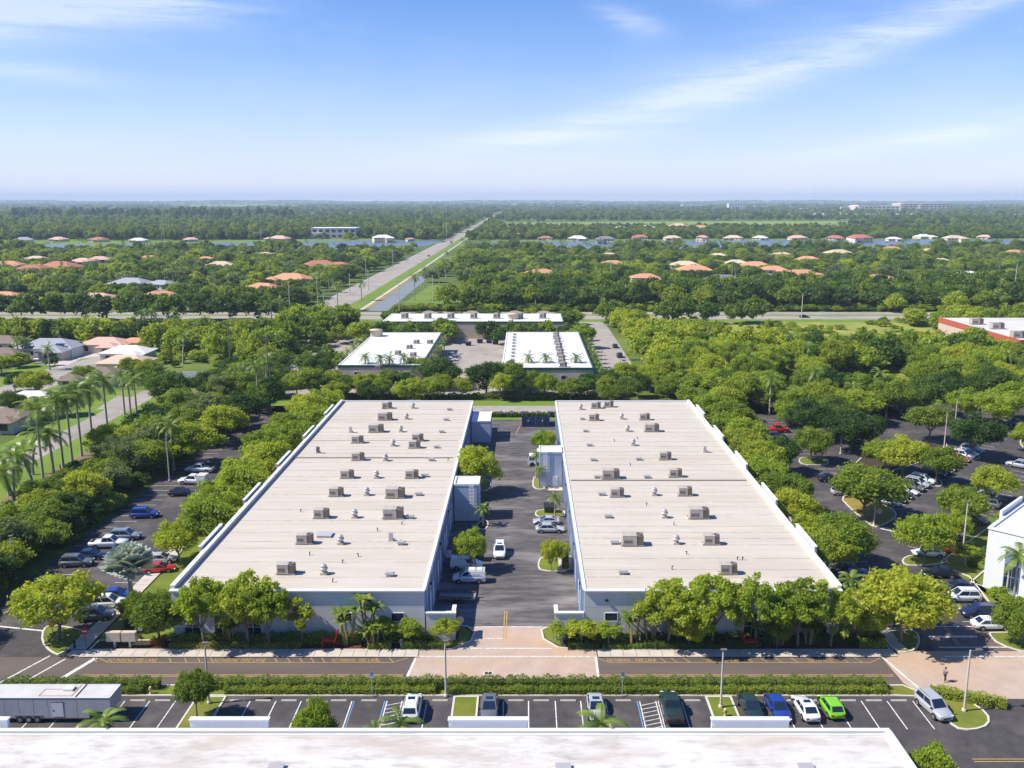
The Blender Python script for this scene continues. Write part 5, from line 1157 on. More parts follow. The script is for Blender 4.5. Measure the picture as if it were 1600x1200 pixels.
# ------------------------------------------------------------------ houses
tile = {k: mat('roof_tile_'+k, c1, c2, .85, 1.2, bump=.3, bscale=3) for k, c1, c2 in (('orange', (.48, .22, .12), (.62, .32, .19)), ('pink', (.52, .31, .24), (.64, .42, .33)), ('red', (.33, .12, .085), (.46, .19, .13)), ('grey', (.26, .27, .30), (.34, .35, .38)), ('brown', (.16, .12, .10), (.24, .18, .15)), ('white', (.60, .58, .56), (.70, .68, .66)), ('tan', (.50, .38, .27), (.60, .47, .34)), ('slate', (.14, .14, .15), (.22, .22, .23)))}
wcream = mat('cream_stucco', (.58, .50, .40), (.66, .58, .48), .85, .5)
def hip(mb, w, d, z, rh, ov=.6):
    a, b = w/2+ov, d/2+ov; r = max(a-b, .01) if a > b else .01; q = max(b-a, .01) if b > a else .01
    mb.add([(-a,-b,z),(a,-b,z),(a,b,z),(-a,b,z),(-r,-q,z+rh),(r,-q,z+rh),(r,q,z+rh),(-r,q,z+rh),(-a,-b,z-.2),(a,-b,z-.2),(a,b,z-.2),(-a,b,z-.2)],
           [(0,1,5,4),(1,2,6,5),(2,3,7,6),(3,0,4,7),(4,5,6,7),(8,9,1,0),(9,10,2,1),(10,11,3,2),(11,8,0,3),(11,10,9,8)])
def house(px_, py_, w, col, label, st=1, rz=0, wing=True, group=None, d=None):
    h = 3.2*st; p = G(px_, py_, h+1.2); d = d or w*.62; y = p.y
    r = thing('house', label, 'house', (p.x, y, 0), R(rz), group); HOUSES.append((p.x, y, w, d))
    MB().box(-w/2, -d/2, 0, w/2, d/2, h).obj('wall', wcream if col != 'grey' else wallw, r)
    mb = MB(); hip(mb, w, d, h, min(w, d)*.22); mb.obj('roof', tile[col], r)
    if wing:
        s = random.choice((-1, 1)); ww, dd = w*.42, d*.5
        m2 = MB().box(-ww/2, -dd/2, 0, ww/2, dd/2, h*.92); o = m2.obj('wing', wcream, r); o.location = (s*w*.27, -d/2-dd*.35, 0)
        mb = MB(); hip(mb, ww, dd+1.5, h*.92, ww*.22); q = mb.obj('wing_roof', tile[col], r); q.location = (s*w*.27, -d/2-dd*.35, 0)
        f = MB().cbox(0, -dd/2-.03, .8, ww*.5, .08, 1.6).obj('window', glass, o)
    n = max(3, int(w/4)); wm = MB().cbox(0, 0, 0, 1.5, .1, 1.5).mesh('window', glass)
    for f in range(st):
        for k in range(n): link('window', wm, r, (-w/2+w*(k+.5)/n, -d/2-.03, .9+f*3.2))
    return r
HL = [(95, 414, 30, 'red', 'large red tiled house on a lawn at the left', 1, 0), (48, 417, 20, 'red', 'low red tiled wing house left of the large one'), (12, 411, 22, 'orange', 'orange roofed house cut by the left edge'), (57, 402, 18, 'tan', 'tan roofed house above the orange one at the left'), (130, 405, 17, 'pink', 'pinkish roofed house just behind the large red one'),
      (155, 402, 16, 'pink', 'pale pink roofed house right of the large red one'), (233, 400, 14, 'orange', 'small orange roof among trees left of the middle'), (322, 402, 14, 'orange', 'small orange roofed house among palms, left'), (345, 411, 20, 'tan', 'tan roofed house left of the pink pair'), (206, 439, 24, 'grey', 'pale grey roofed house in the trees at the left'), (253, 440, 16, 'grey', 'small grey modern house beside the pale grey one'),
      (8, 459, 18, 'orange', 'orange roofed house at the left edge above the road'), (150, 462, 20, 'pink', 'pale pink house half hidden behind the road trees'), (415, 395, 14, 'pink', 'small pink roof beside the lake trees'), (500, 411, 26, 'red', 'bright red roofed house left of the long road'), (530, 411, 16, 'red', 'small red roofed house nearest the long road'), (455, 433, 28, 'orange', 'wide orange roofed house left of the long road'), (412, 446, 20, 'orange', 'orange roofed house below the wide one'), (250, 457, 16, 'orange', 'orange roof showing behind the road oaks'),
      (88, 372, 38, 'pink', 'long pink roofed house on the left lake shore'), (158, 372, 34, 'red', 'reddish roofed house on the left lake shore'), (220, 373, 30, 'white', 'white roofed house on the left lake shore'), (298, 373, 32, 'pink', 'pinkish house on the left lake shore near the pylons'), (34, 373, 24, 'grey', 'small grey roof at the far left shore'), (434, 371, 36, 'pink', 'pale pink house beyond the lawn of the left lake'), (595, 370, 30, 'white', 'white two storey house near the long road', 2), (642, 372, 16, 'orange', 'small orange roof beside the long road'),
      (80, 535, 20, 'grey', 'large grey roofed house with solar panels at the left'), (165, 530, 15, 'pink', 'salmon roofed house right of the large grey one'), (200, 543, 15, 'white', 'white roofed house with blue trim'), (197, 558, 15, 'tan', 'pale beige roofed house in front of the white roof'), (150, 577, 15, 'brown', 'brown tiled house among palms at the left'), (2, 546, 14, 'brown', 'brown roofed house cut by the left edge'), (2, 528, 16, 'brown', 'low brown roof at the far left'), (6, 640, 11, 'brown', 'dark brown roofed house cut by the left edge, lower'),
      (212, 528, 10, 'orange', 'small orange roof right of the salmon roofed house'), (50, 612, 11, 'white', 'white house behind the tall royal palms')]
HR = [(770, 367, 30, 'white', 'white roofed house at the start of the right shore'), (806, 366, 28, 'orange', 'orange roofed house, left end of the right lake shore'), (852, 370, 30, 'red', 'red pyramid roofed house on the right lake shore'), (898, 371, 34, 'white', 'white walled house on the right lake shore'), (950, 371, 30, 'slate', 'dark roofed house on the right lake shore'), (998, 368, 24, 'red', 'brick red house on the right lake shore', 2), (1046, 370, 28, 'tan', 'tan roofed house on the right lake shore'),
      (1100, 368, 24, 'orange', 'tall orange roofed house on the right lake shore', 2), (1143, 370, 30, 'tan', 'pale tan house on the right lake shore'), (1190, 370, 32, 'white', 'white modern house on the right lake shore'), (1242, 369, 30, 'pink', 'pink roofed house on the right lake shore'), (1300, 370, 30, 'red', 'red roofed house further right on the lake shore'), (1340, 369, 34, 'red', 'long red roofed house on the right lake shore'), (1395, 371, 26, 'white', 'small white house right of the long red one'), (1440, 369, 32, 'white', 'white gabled house on the right lake shore'), (1490, 370, 30, 'tan', 'tan house near the right end of the lake'), (1540, 368, 24, 'pink', 'pink house at the right end of the lake'),
      (970, 356, 30, 'tan', 'tan roofed house behind the lake shore row'), (1010, 355, 36, 'white', 'white roofed house under construction behind the shore row'), (1060, 352, 34, 'pink', 'big pink gabled house behind the shore row', 2), (1095, 354, 28, 'orange', 'orange roofed house right of the big gabled one', 2), (1300, 354, 44, 'brown', 'long low brown roof at the edge of the field'),
      (845, 424, 22, 'orange', 'orange roofed house nearest the canal trees'), (958, 409, 18, 'orange', 'orange roof in the middle of the palms'), (952, 396, 14, 'tan', 'tan roof among the palms near the lake'), (1008, 430, 17, 'orange', 'salmon roofed house with a gable in the trees', 2), (1070, 411, 22, 'tan', 'tan hip roof behind the large orange one'), (1085, 419, 26, 'orange', 'large pale orange hip roof in the middle right'), (1128, 434, 24, 'slate', 'dark grey tiled roof in front of the orange ones'), (1150, 408, 18, 'tan', 'tan roof left of the two storey house'), (1180, 412, 22, 'orange', 'orange roofed house with arched windows'), (1208, 418, 18, 'orange', 'two storey orange house with columns', 2), (1250, 427, 28, 'orange', 'bright orange roofed house, nearest at the right', 1),
      (1222, 396, 18, 'pink', 'pinkish roof with two ridges, right'), (1262, 403, 20, 'orange', 'orange roof behind palms, right'), (1310, 393, 24, 'tan', 'tan roofed house near the lake, right'), (1372, 432, 20, 'orange', 'low orange roof among the right palms'), (1392, 386, 16, 'orange', 'small orange roof at the water, right'), (1452, 389, 14, 'pink', 'small pink roof at the water, far right'), (1470, 404, 12, 'tan', 'small tan roof among trees, far right'), (1512, 425, 14, 'white', 'small white gabled roof at the far right'), (1122, 397, 16, 'tan', 'small tan roof near the water, middle right'), (1585, 392, 18, 'orange', 'orange roof at the right edge near the lake')]
hr_ = random.Random(21)
for a in HL+HR:
    sh = 360 < a[1] < 375; st_ = a[5] if len(a) > 5 else 1
    if sh and hr_.random() < .25: st_ = 2
    house(a[0]+(hr_.uniform(-5, 5) if sh else 0), a[1]+(hr_.uniform(-1, .6) if sh else 0), a[2]*(hr_.uniform(.55, .85) if sh else 1), a[3], a[4], st_, hr_.uniform(-25, 25) if a[1] < 470 else 0)
gh = [o for o in bpy.data.objects if o.get('label') == 'large grey roofed house with solar panels at the left'][0]
for dx in (-5.5, 6): sp = MB().cbox(0, 0, 0, 3.2, 2.6, .08).obj('solar_panel', mat('solar_panel', (.02, .03, .07), None, .2), gh); sp.location = (dx, -6.2, 4.35); sp.rotation_euler = (R(20), 0, 0)

def block(name, label, x, y, w, d, h, m, floors=3, bays=8, extra=()):
    r = thing(name, label, 'building', (x, y, 0)); HOUSES.append((x, y, w, d))
    MB().box(-w/2, -d/2, 0, w/2, d/2, h).obj('wall', m, r)
    MB().box(-w/2-.4, -d/2-.4, h, w/2+.4, d/2+.4, h+h*.06).obj('roof', roofw, r)
    wm = MB().cbox(0, 0, 0, w/bays*.6, .2, h/floors*.45).mesh('window', glass)
    for f in range(floors):
        for k in range(bays): link('window', wm, r, (-w/2+w*(k+.5)/bays, -d/2-.06, h/floors*(f+.3)))
    for (dx, w2, h2) in extra: MB().box(dx-w2/2, -d/2-8, 0, dx+w2/2, d/2-5, h2).obj('wing', m, r)
    return r
brn = mat('far_brown_wall', (.56, .44, .35), (.64, .52, .42), .8, .02); pkw = mat('far_pink_wall', (.66, .52, .44), (.74, .60, .52), .8, .02)
p = G(525, 372); block('mansion', 'large grey flat roofed mansion under construction left of the long road', p.x, p.y, 62, 30, 14, mat('bare_block_wall', (.40, .38, .37), (.52, .50, .48), .9, .1), 2, 7, [(-26, 30, 8)])
def far(px0, px1, ybase, ytop, m, label, floors=3, bays=9, ex=()):
    b = G((px0+px1)/2, ybase); t = (CAMH)/(math.sin(PITCH)+(ybase-600)/FPX*math.cos(PITCH)); w = (px1-px0)*t/FPX; h = (ybase-ytop)*t/FPX
    return block('distant_building', label, b.x, b.y, w, min(w*.5, 90), h, m, floors, bays, [(e[0]*w, e[1]*w, e[2]*h) for e in ex])
far(1400, 1476, 331, 318.5, brn, 'largest far hospital block near the horizon at the right', 4, 12, [(-.48, .08, 1.02), (-.1, .06, .9)]); far(1330, 1398, 332, 322.5, pkw, 'long brown stepped building left of the largest far block', 3, 10, [(-.4, .1, 1.2)]); far(1313, 1326, 332, 324, brn, 'small brown tower left of the stepped building', 2, 3)
far(1137, 1163, 329, 319, wallw, 'white blocky building near the horizon', 3, 6); far(1065, 1103, 326, 320.5, wallw, 'low white hall with dark windows near the horizon', 1, 6); far(985, 1012, 325, 321.5, wallw, 'low white warehouse near the horizon, middle', 1, 5); far(1180, 1215, 327, 322.5, pkw, 'low brown roofs near the horizon right of the white block', 1, 8); far(1250, 1262, 332, 326, wallw, 'small white building beside the highway', 2, 3); far(840, 866, 325, 322.4, wallw, 'small white building near the horizon left of the hall', 1, 5); far(933, 952, 324.5, 321.5, wallw, 'pale low building near the horizon beyond the woods', 1, 5)

fr2 = random.Random(9)
for i in range(20):
    x0 = fr2.uniform(880, 1320); yb = fr2.choice((fr2.uniform(323, 327), fr2.uniform(328, 336) if x0 > 1150 else fr2.uniform(322, 326))); far(x0, x0+fr2.uniform(7, 24), yb, yb-fr2.uniform(1.8, 3.6), fr2.choice((wallw, pkw, wcream)), 'small pale building among the far woods near the horizon', 1, 4)
for o in bpy.data.objects:
    if o.get('label') == 'small pale building among the far woods near the horizon': o['group'] = 'small pale buildings near the horizon'
hw = sheet('highway', pxpoly([(1180, 335.5), (1190, 334.2), (1640, 336.4), (1640, 337.6)]), 2.5, mat('pale_far_road', (.55, .53, .50), (.62, .60, .57), .9, .01))
# ------------------------------------------------------------------ tree zones (individual trees nearest first, the rest as one wood)
TREES = []; PALMS = []
def fill(P, sp, h, r, kinds, label, group, pp=0.0, plabel=None, ph=(7, 10), jit=.45, pk='coconut'):
    xs = [p[0] for p in P]; ys = [p[1] for p in P]; y = min(ys); k = 0
    while y < max(ys):
        x = min(xs)+(sp*.5 if k % 2 else 0)
        while x < max(xs):
            a, b = x+random.uniform(-jit, jit)*sp, y+random.uniform(-jit, jit)*sp
            if inpoly(a, b, P) and free(a, b):
                cap = hcap(a, b)
                if cap < 4.2: y += 0; x += sp; continue
                lim = (5.2 if random.random() < .75 else 8.5) if 850 < b < 1040 else 99
                if 250 < b < 396 and (-330 < a < -100 or 50 < a < 160): lim = 53.3*(1-b/403)
                if lim < 2: x += sp; continue
                if random.random() < pp and cap > 8: PALMS.append((a, b, random.uniform(*ph), random.uniform(2.6, 3.6), plabel, pk))
                else:
                    hh = min(random.uniform(*h), cap, lim); rr = min(random.uniform(*r), hh*.75); TREES.append((a, b, hh, rr, random.choice(kinds), label, group))
            x += sp
        y += sp; k += 1
fill(box(-83.5, 100, -69.5, 175), 6.0, (5.5, 7.6), (3.8, 4.8), ['oak', 'oak', 'dark', 'lime', 'grey'], 'leafy tree in the near part of the belt left of the west lot', 'near trees of the belt left of the west lot')
fill(box(-86, 175, -69.5, 262), 6.6, (6, 9), (4.0, 5.2), ['oak', 'oak', 'dark', 'lime', 'grey'], 'leafy green tree in the belt between the west lot and the brown path', 'trees between the west lot and the brown path', .05, 'slim palm in the belt left of the west lot', (6, 8))
fill(box(-200, 150, -117, 285), 12, (6, 9), (3.4, 5.0), ['oak', 'dark', 'lime'], 'garden tree among the houses at the left', 'garden trees at the left', .35, 'garden palm among the houses at the left', (6, 9))
fill(box(-330, 285, -74, 394), 10, (7, 11), (4, 6), ['oak', 'dark', 'lime', 'oak'], 'green tree between the left houses and the far road', 'trees between the left houses and the far road', .12, 'palm between the left houses and the far road', (6, 10))
fill(box(-92, 232, -58, 285), 9, (6, 9), (3.5, 5), ['oak', 'dark'], 'tree around the paved lot left of the tan building', 'trees around the paved lot', .2, 'palm around the paved lot left of the tan building', (5, 8), pk='slim')
fill([(18, 247), (42, 247), (42, 256), (18, 256)], 6, (6, 8), (3.6, 4.6), ['lime', 'oak'], 'tree at the near end of the drive right of the white roofs', 'trees at the near end of the drive')
fill(box(-60, 231, 45, 247), 6.8, (5.5, 7.5), (3.0, 4.2), ['oak', 'lime', 'dark'], 'tree in the row behind the two cream roofed warehouses', 'trees in the row behind the two warehouses')
fill(box(-75, 323, 24, 345), 8, (6, 9), (3.4, 5), ['oak', 'dark', 'lime'], 'tree around the long white roofed building', 'trees around the long white roof')
fill(box(-62, 378, 60, 395), 9, (5, 7.5), (4, 6), ['oak', 'dark'], 'tree behind the long white roofed building', 'trees behind the long white roof')
fill(box(39, 231, 160, 395), 8.6, (7, 11), (4.2, 6), ['lime', 'lime', 'lime', 'oak'], 'bright green tree of the wood around the vacant meadow', 'trees of the wood around the meadow')
fill(box(62, 200, 230, 300), 9, (7, 12), (4, 6), ['oak', 'dark', 'oak', 'lime'], 'tree of the wood behind the east lot', 'trees of the wood behind the east lot', .10, 'palm in the wood behind the east lot', (8, 11))
fill(box(160, 345, 330, 395), 10, (7, 10), (4.2, 6), ['lime', 'oak'], 'tree beside the store with the red band', 'trees beside the store')
fill(box(-420, 432, -112, 455), 10, (8, 12), (4.6, 6.4), ['dark', 'oak'], 'tree in the belt beyond the far road, left', 'trees beyond the far road, left')
fill(box(-44, 440, 420, 520), 9.5, (10, 14), (5, 7), ['dark', 'dark', 'oak'], 'dense dark green tree in the belt beyond the far road, right', 'dense trees beyond the far road, right')
fill(box(-620, 455, -112, 1010), 13.5, (6, 10), (4.6, 7), ['oak', 'dark', 'dark', 'oak', 'grey', 'lime'], 'tree in the left suburb', 'trees of the left suburb', .22, 'palm in the left suburb', (7, 11))
fill(box(-64, 520, 760, 1030), 13.5, (6, 10), (4.6, 7), ['oak', 'dark', 'dark', 'oak', 'grey', 'lime'], 'tree in the right suburb', 'trees of the right suburb', .26, 'palm in the right suburb', (7, 12))
# road oaks with visible trunks at the left, and single trees on the verge at the right
ro = 'oak with bare dark trunk in the row along the far road, left'
for x in range(-300, -112, 11):
    TREES.append((x+random.uniform(-2, 2), 400+random.uniform(-2, 2), random.uniform(11, 13), random.uniform(5.5, 7), 'dark', ro, 'oaks along the far road'))
for x in (62, 70, 80, 92, 98, 100, 36, 40): TREES.append((x, 392+random.uniform(-4, 4), random.uniform(9, 12), 5, random.choice(('oak', 'dark')), 'tree on the verge in front of the far road, right of the white roofs', 'verge trees in front of the far road'))
for (x, y, h, r) in ((225, 432, 11, 7), (178, 430, 9, 5), (208, 432, 10, 6)): TREES.append((x, y, h, r, 'lime', 'yellow flowering tree beyond the far road, right', 'yellow trees beyond the far road'))
for px_, py_, h, r, k in [(760, 618, 9, 5.4, 'dark'), (790, 615, 9.5, 5.2, 'oak'), (690, 608, 9, 5.6, 'dark'), (655, 600, 8, 4.6, 'oak'), (700, 528, 7, 4.5, 'dark'), (760, 530, 7, 4.6, 'dark'), (1180, 400, 8, 5, 'grey'), (610, 615, 7, 4, 'oak')]:
    p = G(px_, py_); TREES.append((p.x, p.y, h, r, k, 'tree in or beside the parking court between the white roofs', 'trees of the parking court'))
gr = 'tall royal palm in the row between the street and the brown path'
for i, (x, y) in enumerate([(146, 702), (128, 713), (113, 722), (99, 731), (68, 752), (170, 690)]):
    gpalm(x, y, 13.4, 4.7, 'tall royal palm beside the brown path, %s from the right' % ORD[i] if i < 5 else 'royal palm beside the street lamp post, behind the tall row', 'royal palms along the brown path', kind='royal', near=True)
for i, (x, y, h) in enumerate([(24, 795, 9.6), (28, 810, 8.4), (56, 780, 8.8), (15, 775, 8), (84, 740, 8.6), (52, 742, 8)]):
    gpalm(x, y, h, 4.2, ['coconut palm leaning over the brown path at the left edge', 'lowest coconut palm at the left edge', 'slim leaning palm in front of the brown path', 'coconut palm cut by the left edge', 'coconut palm behind the black bin', 'shorter palm behind the royal palms'][i], 'coconut palms at the left edge', kind='coconut', near=True)
for x, y, h, lab in [(205, 655, 9, 'palm right of the street end, left one'), (215, 662, 10, 'palm right of the street end, middle one'), (195, 648, 9.4, 'palm right of the street end, far one'), (95, 548, 7, 'garden palm in front of the grey roofed house, left one'), (78, 578, 6, 'short garden palm on the lawn strip'), (30, 565, 6.5, 'garden palm at the left, left of three'), (38, 568, 6.8, 'garden palm at the left, middle of three'), (45, 566, 6.8, 'garden palm at the left, right of three'), (420, 645, 13, 'tall dark palm beside the wooden pole'), (405, 650, 12, 'tall dark palm left of the wooden pole'), (260, 730, 8.6, 'slim palm near the white service truck, left one'), (272, 735, 8.4, 'slim palm near the white service truck, right one')]: gpalm(x, y, h, 3.2, lab)
for i, (x, y) in enumerate([(572, 602), (596, 604), (610, 604), (632, 602)]): gpalm(x, y, 7.5, 2.8, 'palm against the tan wall of the left white roofed building, %s from the left' % ORD[i], 'palms before the tan wall')
for i, (x, y) in enumerate([(826, 600), (853, 600), (900, 600)]): gpalm(x, y, 7.2, 2.8, 'palm before the right white roofed building, %s from the left' % ORD[i], 'palms before the right tan building')
for i in range(7): palm(-28.2, 256+i*9, 5.4, 2.2, 'small palm in the line along the right wall of the left white roof', 'palms along the left court wall', 'slim')
for i in range(6): palm(-56.5, 262+i*10, 5.8, 2.5, 'small palm in the line left of the left white roof', 'palms left of the left white roof', 'slim')
for i in range(9): palm(21.8, 254+i*7.6, 5.2, 2.4, 'small palm in the line along the right wall of the right white roof', 'palms along the right white roof', 'slim')
for x, y, h in [(528, 486, 12), (505, 505, 8), (425, 505, 8), (440, 503, 8), (648, 470, 12), (565, 470, 9)]: gpalm(x, y, h, 4.2, 'palm near the road junction', 'palms near the road junction')
PALMS.sort(key=lambda t: t[1]); TREES.sort(key=lambda t: t[1])
NPAL = 250; NTR = 235
for (a, b, h, s, lb, pk) in PALMS[:NPAL]: palm(a, b, h, s, lb, lb+' group' if False else lb.replace('palm', 'palms', 1), pk)
ADJ = {'oak': 'mid green', 'dark': 'dark green', 'lime': 'bright yellow-green', 'grey': 'dull grey-green'}
for (a, b, h, r, k, lb, g) in TREES[:NTR]:
    for w_ in ('leafy green ', 'bright green ', 'dense dark green ', 'leafy ', 'green '): lb = lb[len(w_):] if lb.startswith(w_) else lb
    adj = ('tall ' if h > 8.6 else 'low ')+ADJ[k]+' '; lb = adj+lb
    tree(a, b, h, r, k, ' '.join(lb.split()[:16]), adj+g)

# ---- the rest: instanced foliage on a point mesh (one object each)
def scatter(name, label, pts, protos, cat='woodland'):
    """pts: list of (x, y, z, sx, sz, idx)"""
    c = bpy.data.collections.new(name+'_sources')
    for i, me in enumerate(protos):
        o = bpy.data.objects.new('%02d_%s_source' % (i, name), me); c.objects.link(o)
    me = bpy.data.meshes.new(name); me.vertices.add(len(pts)); A = np.array(pts, dtype=np.float32)
    me.vertices.foreach_set('co', A[:, :3].reshape(-1).copy())
    for nm, arr in (('sx', A[:, 3]), ('sz', A[:, 4]), ('rz', RNG.uniform(0, 6.28, len(pts)).astype(np.float32))):
        at = me.attributes.new(nm, 'FLOAT', 'POINT'); at.data.foreach_set('value', np.ascontiguousarray(arr))
    at = me.attributes.new('idx', 'INT', 'POINT'); at.data.foreach_set('value', A[:, 5].astype(np.int32))
    o = link(name, me, label=label, cat=cat, kind='stuff')
    ng = bpy.data.node_groups.new(name, 'GeometryNodeTree'); ng.interface.new_socket('Geometry', in_out='INPUT', socket_type='NodeSocketGeometry'); ng.interface.new_socket('Geometry', in_out='OUTPUT', socket_type='NodeSocketGeometry')
    n = ng.nodes; L = ng.links; gi = n.new('NodeGroupInput'); go = n.new('NodeGroupOutput'); ip = n.new('GeometryNodeInstanceOnPoints'); ci = n.new('GeometryNodeCollectionInfo')
    ci.inputs[0].default_value = c; ci.inputs['Separate Children'].default_value = True; ci.inputs['Reset Children'].default_value = True
    def attr(nm, t='FLOAT'): a = n.new('GeometryNodeInputNamedAttribute'); a.data_type = t; a.inputs[0].default_value = nm; return a.outputs[0]
    cs = n.new('ShaderNodeCombineXYZ'); L.new(attr('sx'), cs.inputs[0]); L.new(attr('sx'), cs.inputs[1]); L.new(attr('sz'), cs.inputs[2])
    cr = n.new('ShaderNodeCombineXYZ'); L.new(attr('rz'), cr.inputs[2])
    L.new(gi.outputs[0], ip.inputs['Points']); L.new(ci.outputs[0], ip.inputs['Instance']); ip.inputs['Pick Instance'].default_value = True
    L.new(attr('idx', 'INT'), ip.inputs['Instance Index']); L.new(cs.outputs[0], ip.inputs['Scale']); L.new(cr.outputs[0], ip.inputs['Rotation'])
    L.new(ip.outputs[0], go.inputs[0]); md = o.modifiers.new('scatter', 'NODES'); md.node_group = ng; return o
def merged(kind, i, nc):
    c, t, R0, H0, hc = crowns(kind)[i % 4]; return c
mids = []; KI = {}
for kd, m in (('oak', L_oak), ('dark', L_dark), ('lime', L_lime), ('grey', L_grey)):
    KI[kd] = len(mids)
    for i in range(3): mids.append(crown('crown', m, 1.0, 1.7, 44, 1900, .15, 900+i+len(kd)*13, blob=(.16, .32), zlo=-.1))
pts = []
for (a, b, h, r, k, lb, g) in TREES[NTR:]: pts.append((a, b, .4, r*1.05, h/1.75, KI[k]+random.randrange(3)))
# far woods: clumps growing wider with distance
rg = np.random.default_rng(5)
fr_ = []
for _ in range(17000):
    y_px = 315.2+60*rg.random()**1.25; x_px = rg.uniform(-60, 1660); p = G(x_px, y_px)
    if p.y > 13900 or p.y < 1000 or not free(p.x, p.y): continue
    k = p.y/1400; r = rg.uniform(4.5, 7.5)*max(1, k*.62)
    h = rg.uniform(8, 13)*(1+.25*min(k, 3))
    if p.y < 1750 and p.x > -80: h *= .75; r *= .85
    h = min(h, hcap(p.x, p.y)); r = min(r, h)
    if h < 3.5: continue
    zz = .3
    if p.y > 6000: h = rg.uniform(12, 26)
    if p.y > 10500: f_ = (p.y-10500)/3400*3; zz = HS[int((p.x+11400)/190) % 121]*(min(f_, 1)*.7+(min(max(f_-1, 0), 1))*.3)
    fr_.append((p.x, p.y, zz, r, h/1.75, KI['dark' if rg.random() < .38 else 'oak' if rg.random() < .7 else 'grey']+int(rg.integers(3))))
for _ in range(2500):  # shore gardens and behind the lakes
    x_px = rg.uniform(-60, 1660); y_px = rg.uniform(366, 374); p = G(x_px, y_px)
    if free(p.x, p.y): fr_.append((p.x, p.y, .2, rg.uniform(3.5, 6), rg.uniform(5, 9)/1.75, KI['dark' if rg.random() < .5 else 'oak']+int(rg.integers(3))))
for _ in range(900):  # gardens on the lake shore, leaving the houses and the road free
    x_px = rg.uniform(-60, 1660); y_px = rg.uniform(369, 375.5); p = G(x_px, y_px)
    if 590 < x_px < 765 or (y_px > 373.5 and math.sin(x_px*.05)+math.sin(x_px*.13) < .5): continue
    if any(abs(p.x-a) < b/2+2 and abs(p.y-c) < d_/2+6 for a, c, b, d_ in HOUSES): continue
    fr_.append((p.x, p.y, .2, rg.uniform(3, 6), rg.uniform(5, 10)/1.75, KI['dark' if rg.random() < .5 else 'oak']+int(rg.integers(3))))
for _ in range(260):  # tall crowns on the near bank that break up the water
    x_px = rg.choice([rg.uniform(170, 330), rg.uniform(-20, 60), rg.uniform(400, 470), rg.uniform(770, 860), rg.uniform(1230, 1330), rg.uniform(1460, 1620), rg.uniform(960, 1060)]); p = G(x_px, rg.uniform(389, 394))
    if rg.random() < .75: fr_.append((p.x, p.y, .2, rg.uniform(4, 7), rg.uniform(6, 12)/1.75, KI['dark' if rg.random() < .5 else 'oak']+int(rg.integers(3))))
for _ in range(140):  # dark pines on the left skyline
    p = G(rg.uniform(20, 460), rg.uniform(338, 346)); fr_.append((p.x, p.y, 1, rg.uniform(6, 10), rg.uniform(24, 34)/1.75, KI['dark']+int(rg.integers(3))))
for _ in range(900):
    x_px = rg.uniform(-80, 1680); yy = rg.uniform(13300, 13850); xx = (x_px-820)/1400*yy; fr_.append((xx, yy, HS[int((xx+11400)/190) % 121]*.92, rg.uniform(40, 75), rg.uniform(10, 26)/1.75, KI['dark']+int(rg.integers(3))))
scatter('suburb_trees', 'mass of green tree crowns between the houses beyond the far road', pts, mids)
scatter('distant_woods', 'flat wooded plain stretching to the horizon', fr_, mids)
PL = [palm_crown('crown', 3.0, 13, 40+s, nl=5, lw=.4) for s in range(2)]
pp = [(a, b, h, s/3.0*1.05, s/3.0, random.randrange(2)) for (a, b, h, s, lb, pk) in PALMS[NPAL:]]
for _ in range(260):
    p = G(rg.uniform(0, 1600), rg.uniform(377, 392)); 
    if free(p.x, p.y): pp.append((p.x, p.y, rg.uniform(7, 11), 1.3, 1.3, 0))
scatter('distant_palms', 'palm crowns rising among the distant suburb trees', pp, PL)
# hedge mass along the far road and undergrowth
ug = []
for _ in range(2600):
    z = random.random()
    if z < .35: a, b = random.uniform(-64, 420), random.uniform(434, 441)
    elif z < .6: a, b = random.uniform(-330, -74), random.uniform(285, 392)
    elif z < .85: a, b = random.uniform(40, 330), random.uniform(232, 395)
    else: a, b = random.uniform(-90, -71), random.uniform(103, 262)
    if free(a, b): ug.append((a, b, 0, random.uniform(1.2, 2.8), random.uniform(1.5, 3.6)/1.75, KI[random.choice(('oak', 'dark', 'lime'))]+random.randrange(3)))
for _ in range(420):
    a, b = random.uniform(60, 172), random.uniform(285, 396)
    if math.sin(a*.13)+math.sin(b*.11+a*.05)+random.uniform(-.6, .6) > .35 or random.random() < .12: ug.append((a, b, 0, random.uniform(.8, 2.6), random.uniform(.7, 3.4)/1.75, KI[random.choice(('oak', 'lime', 'lime'))]+random.randrange(3)))
scatter('undergrowth', 'tangled shrubs filling the gaps under the trees', ug, mids, 'undergrowth')

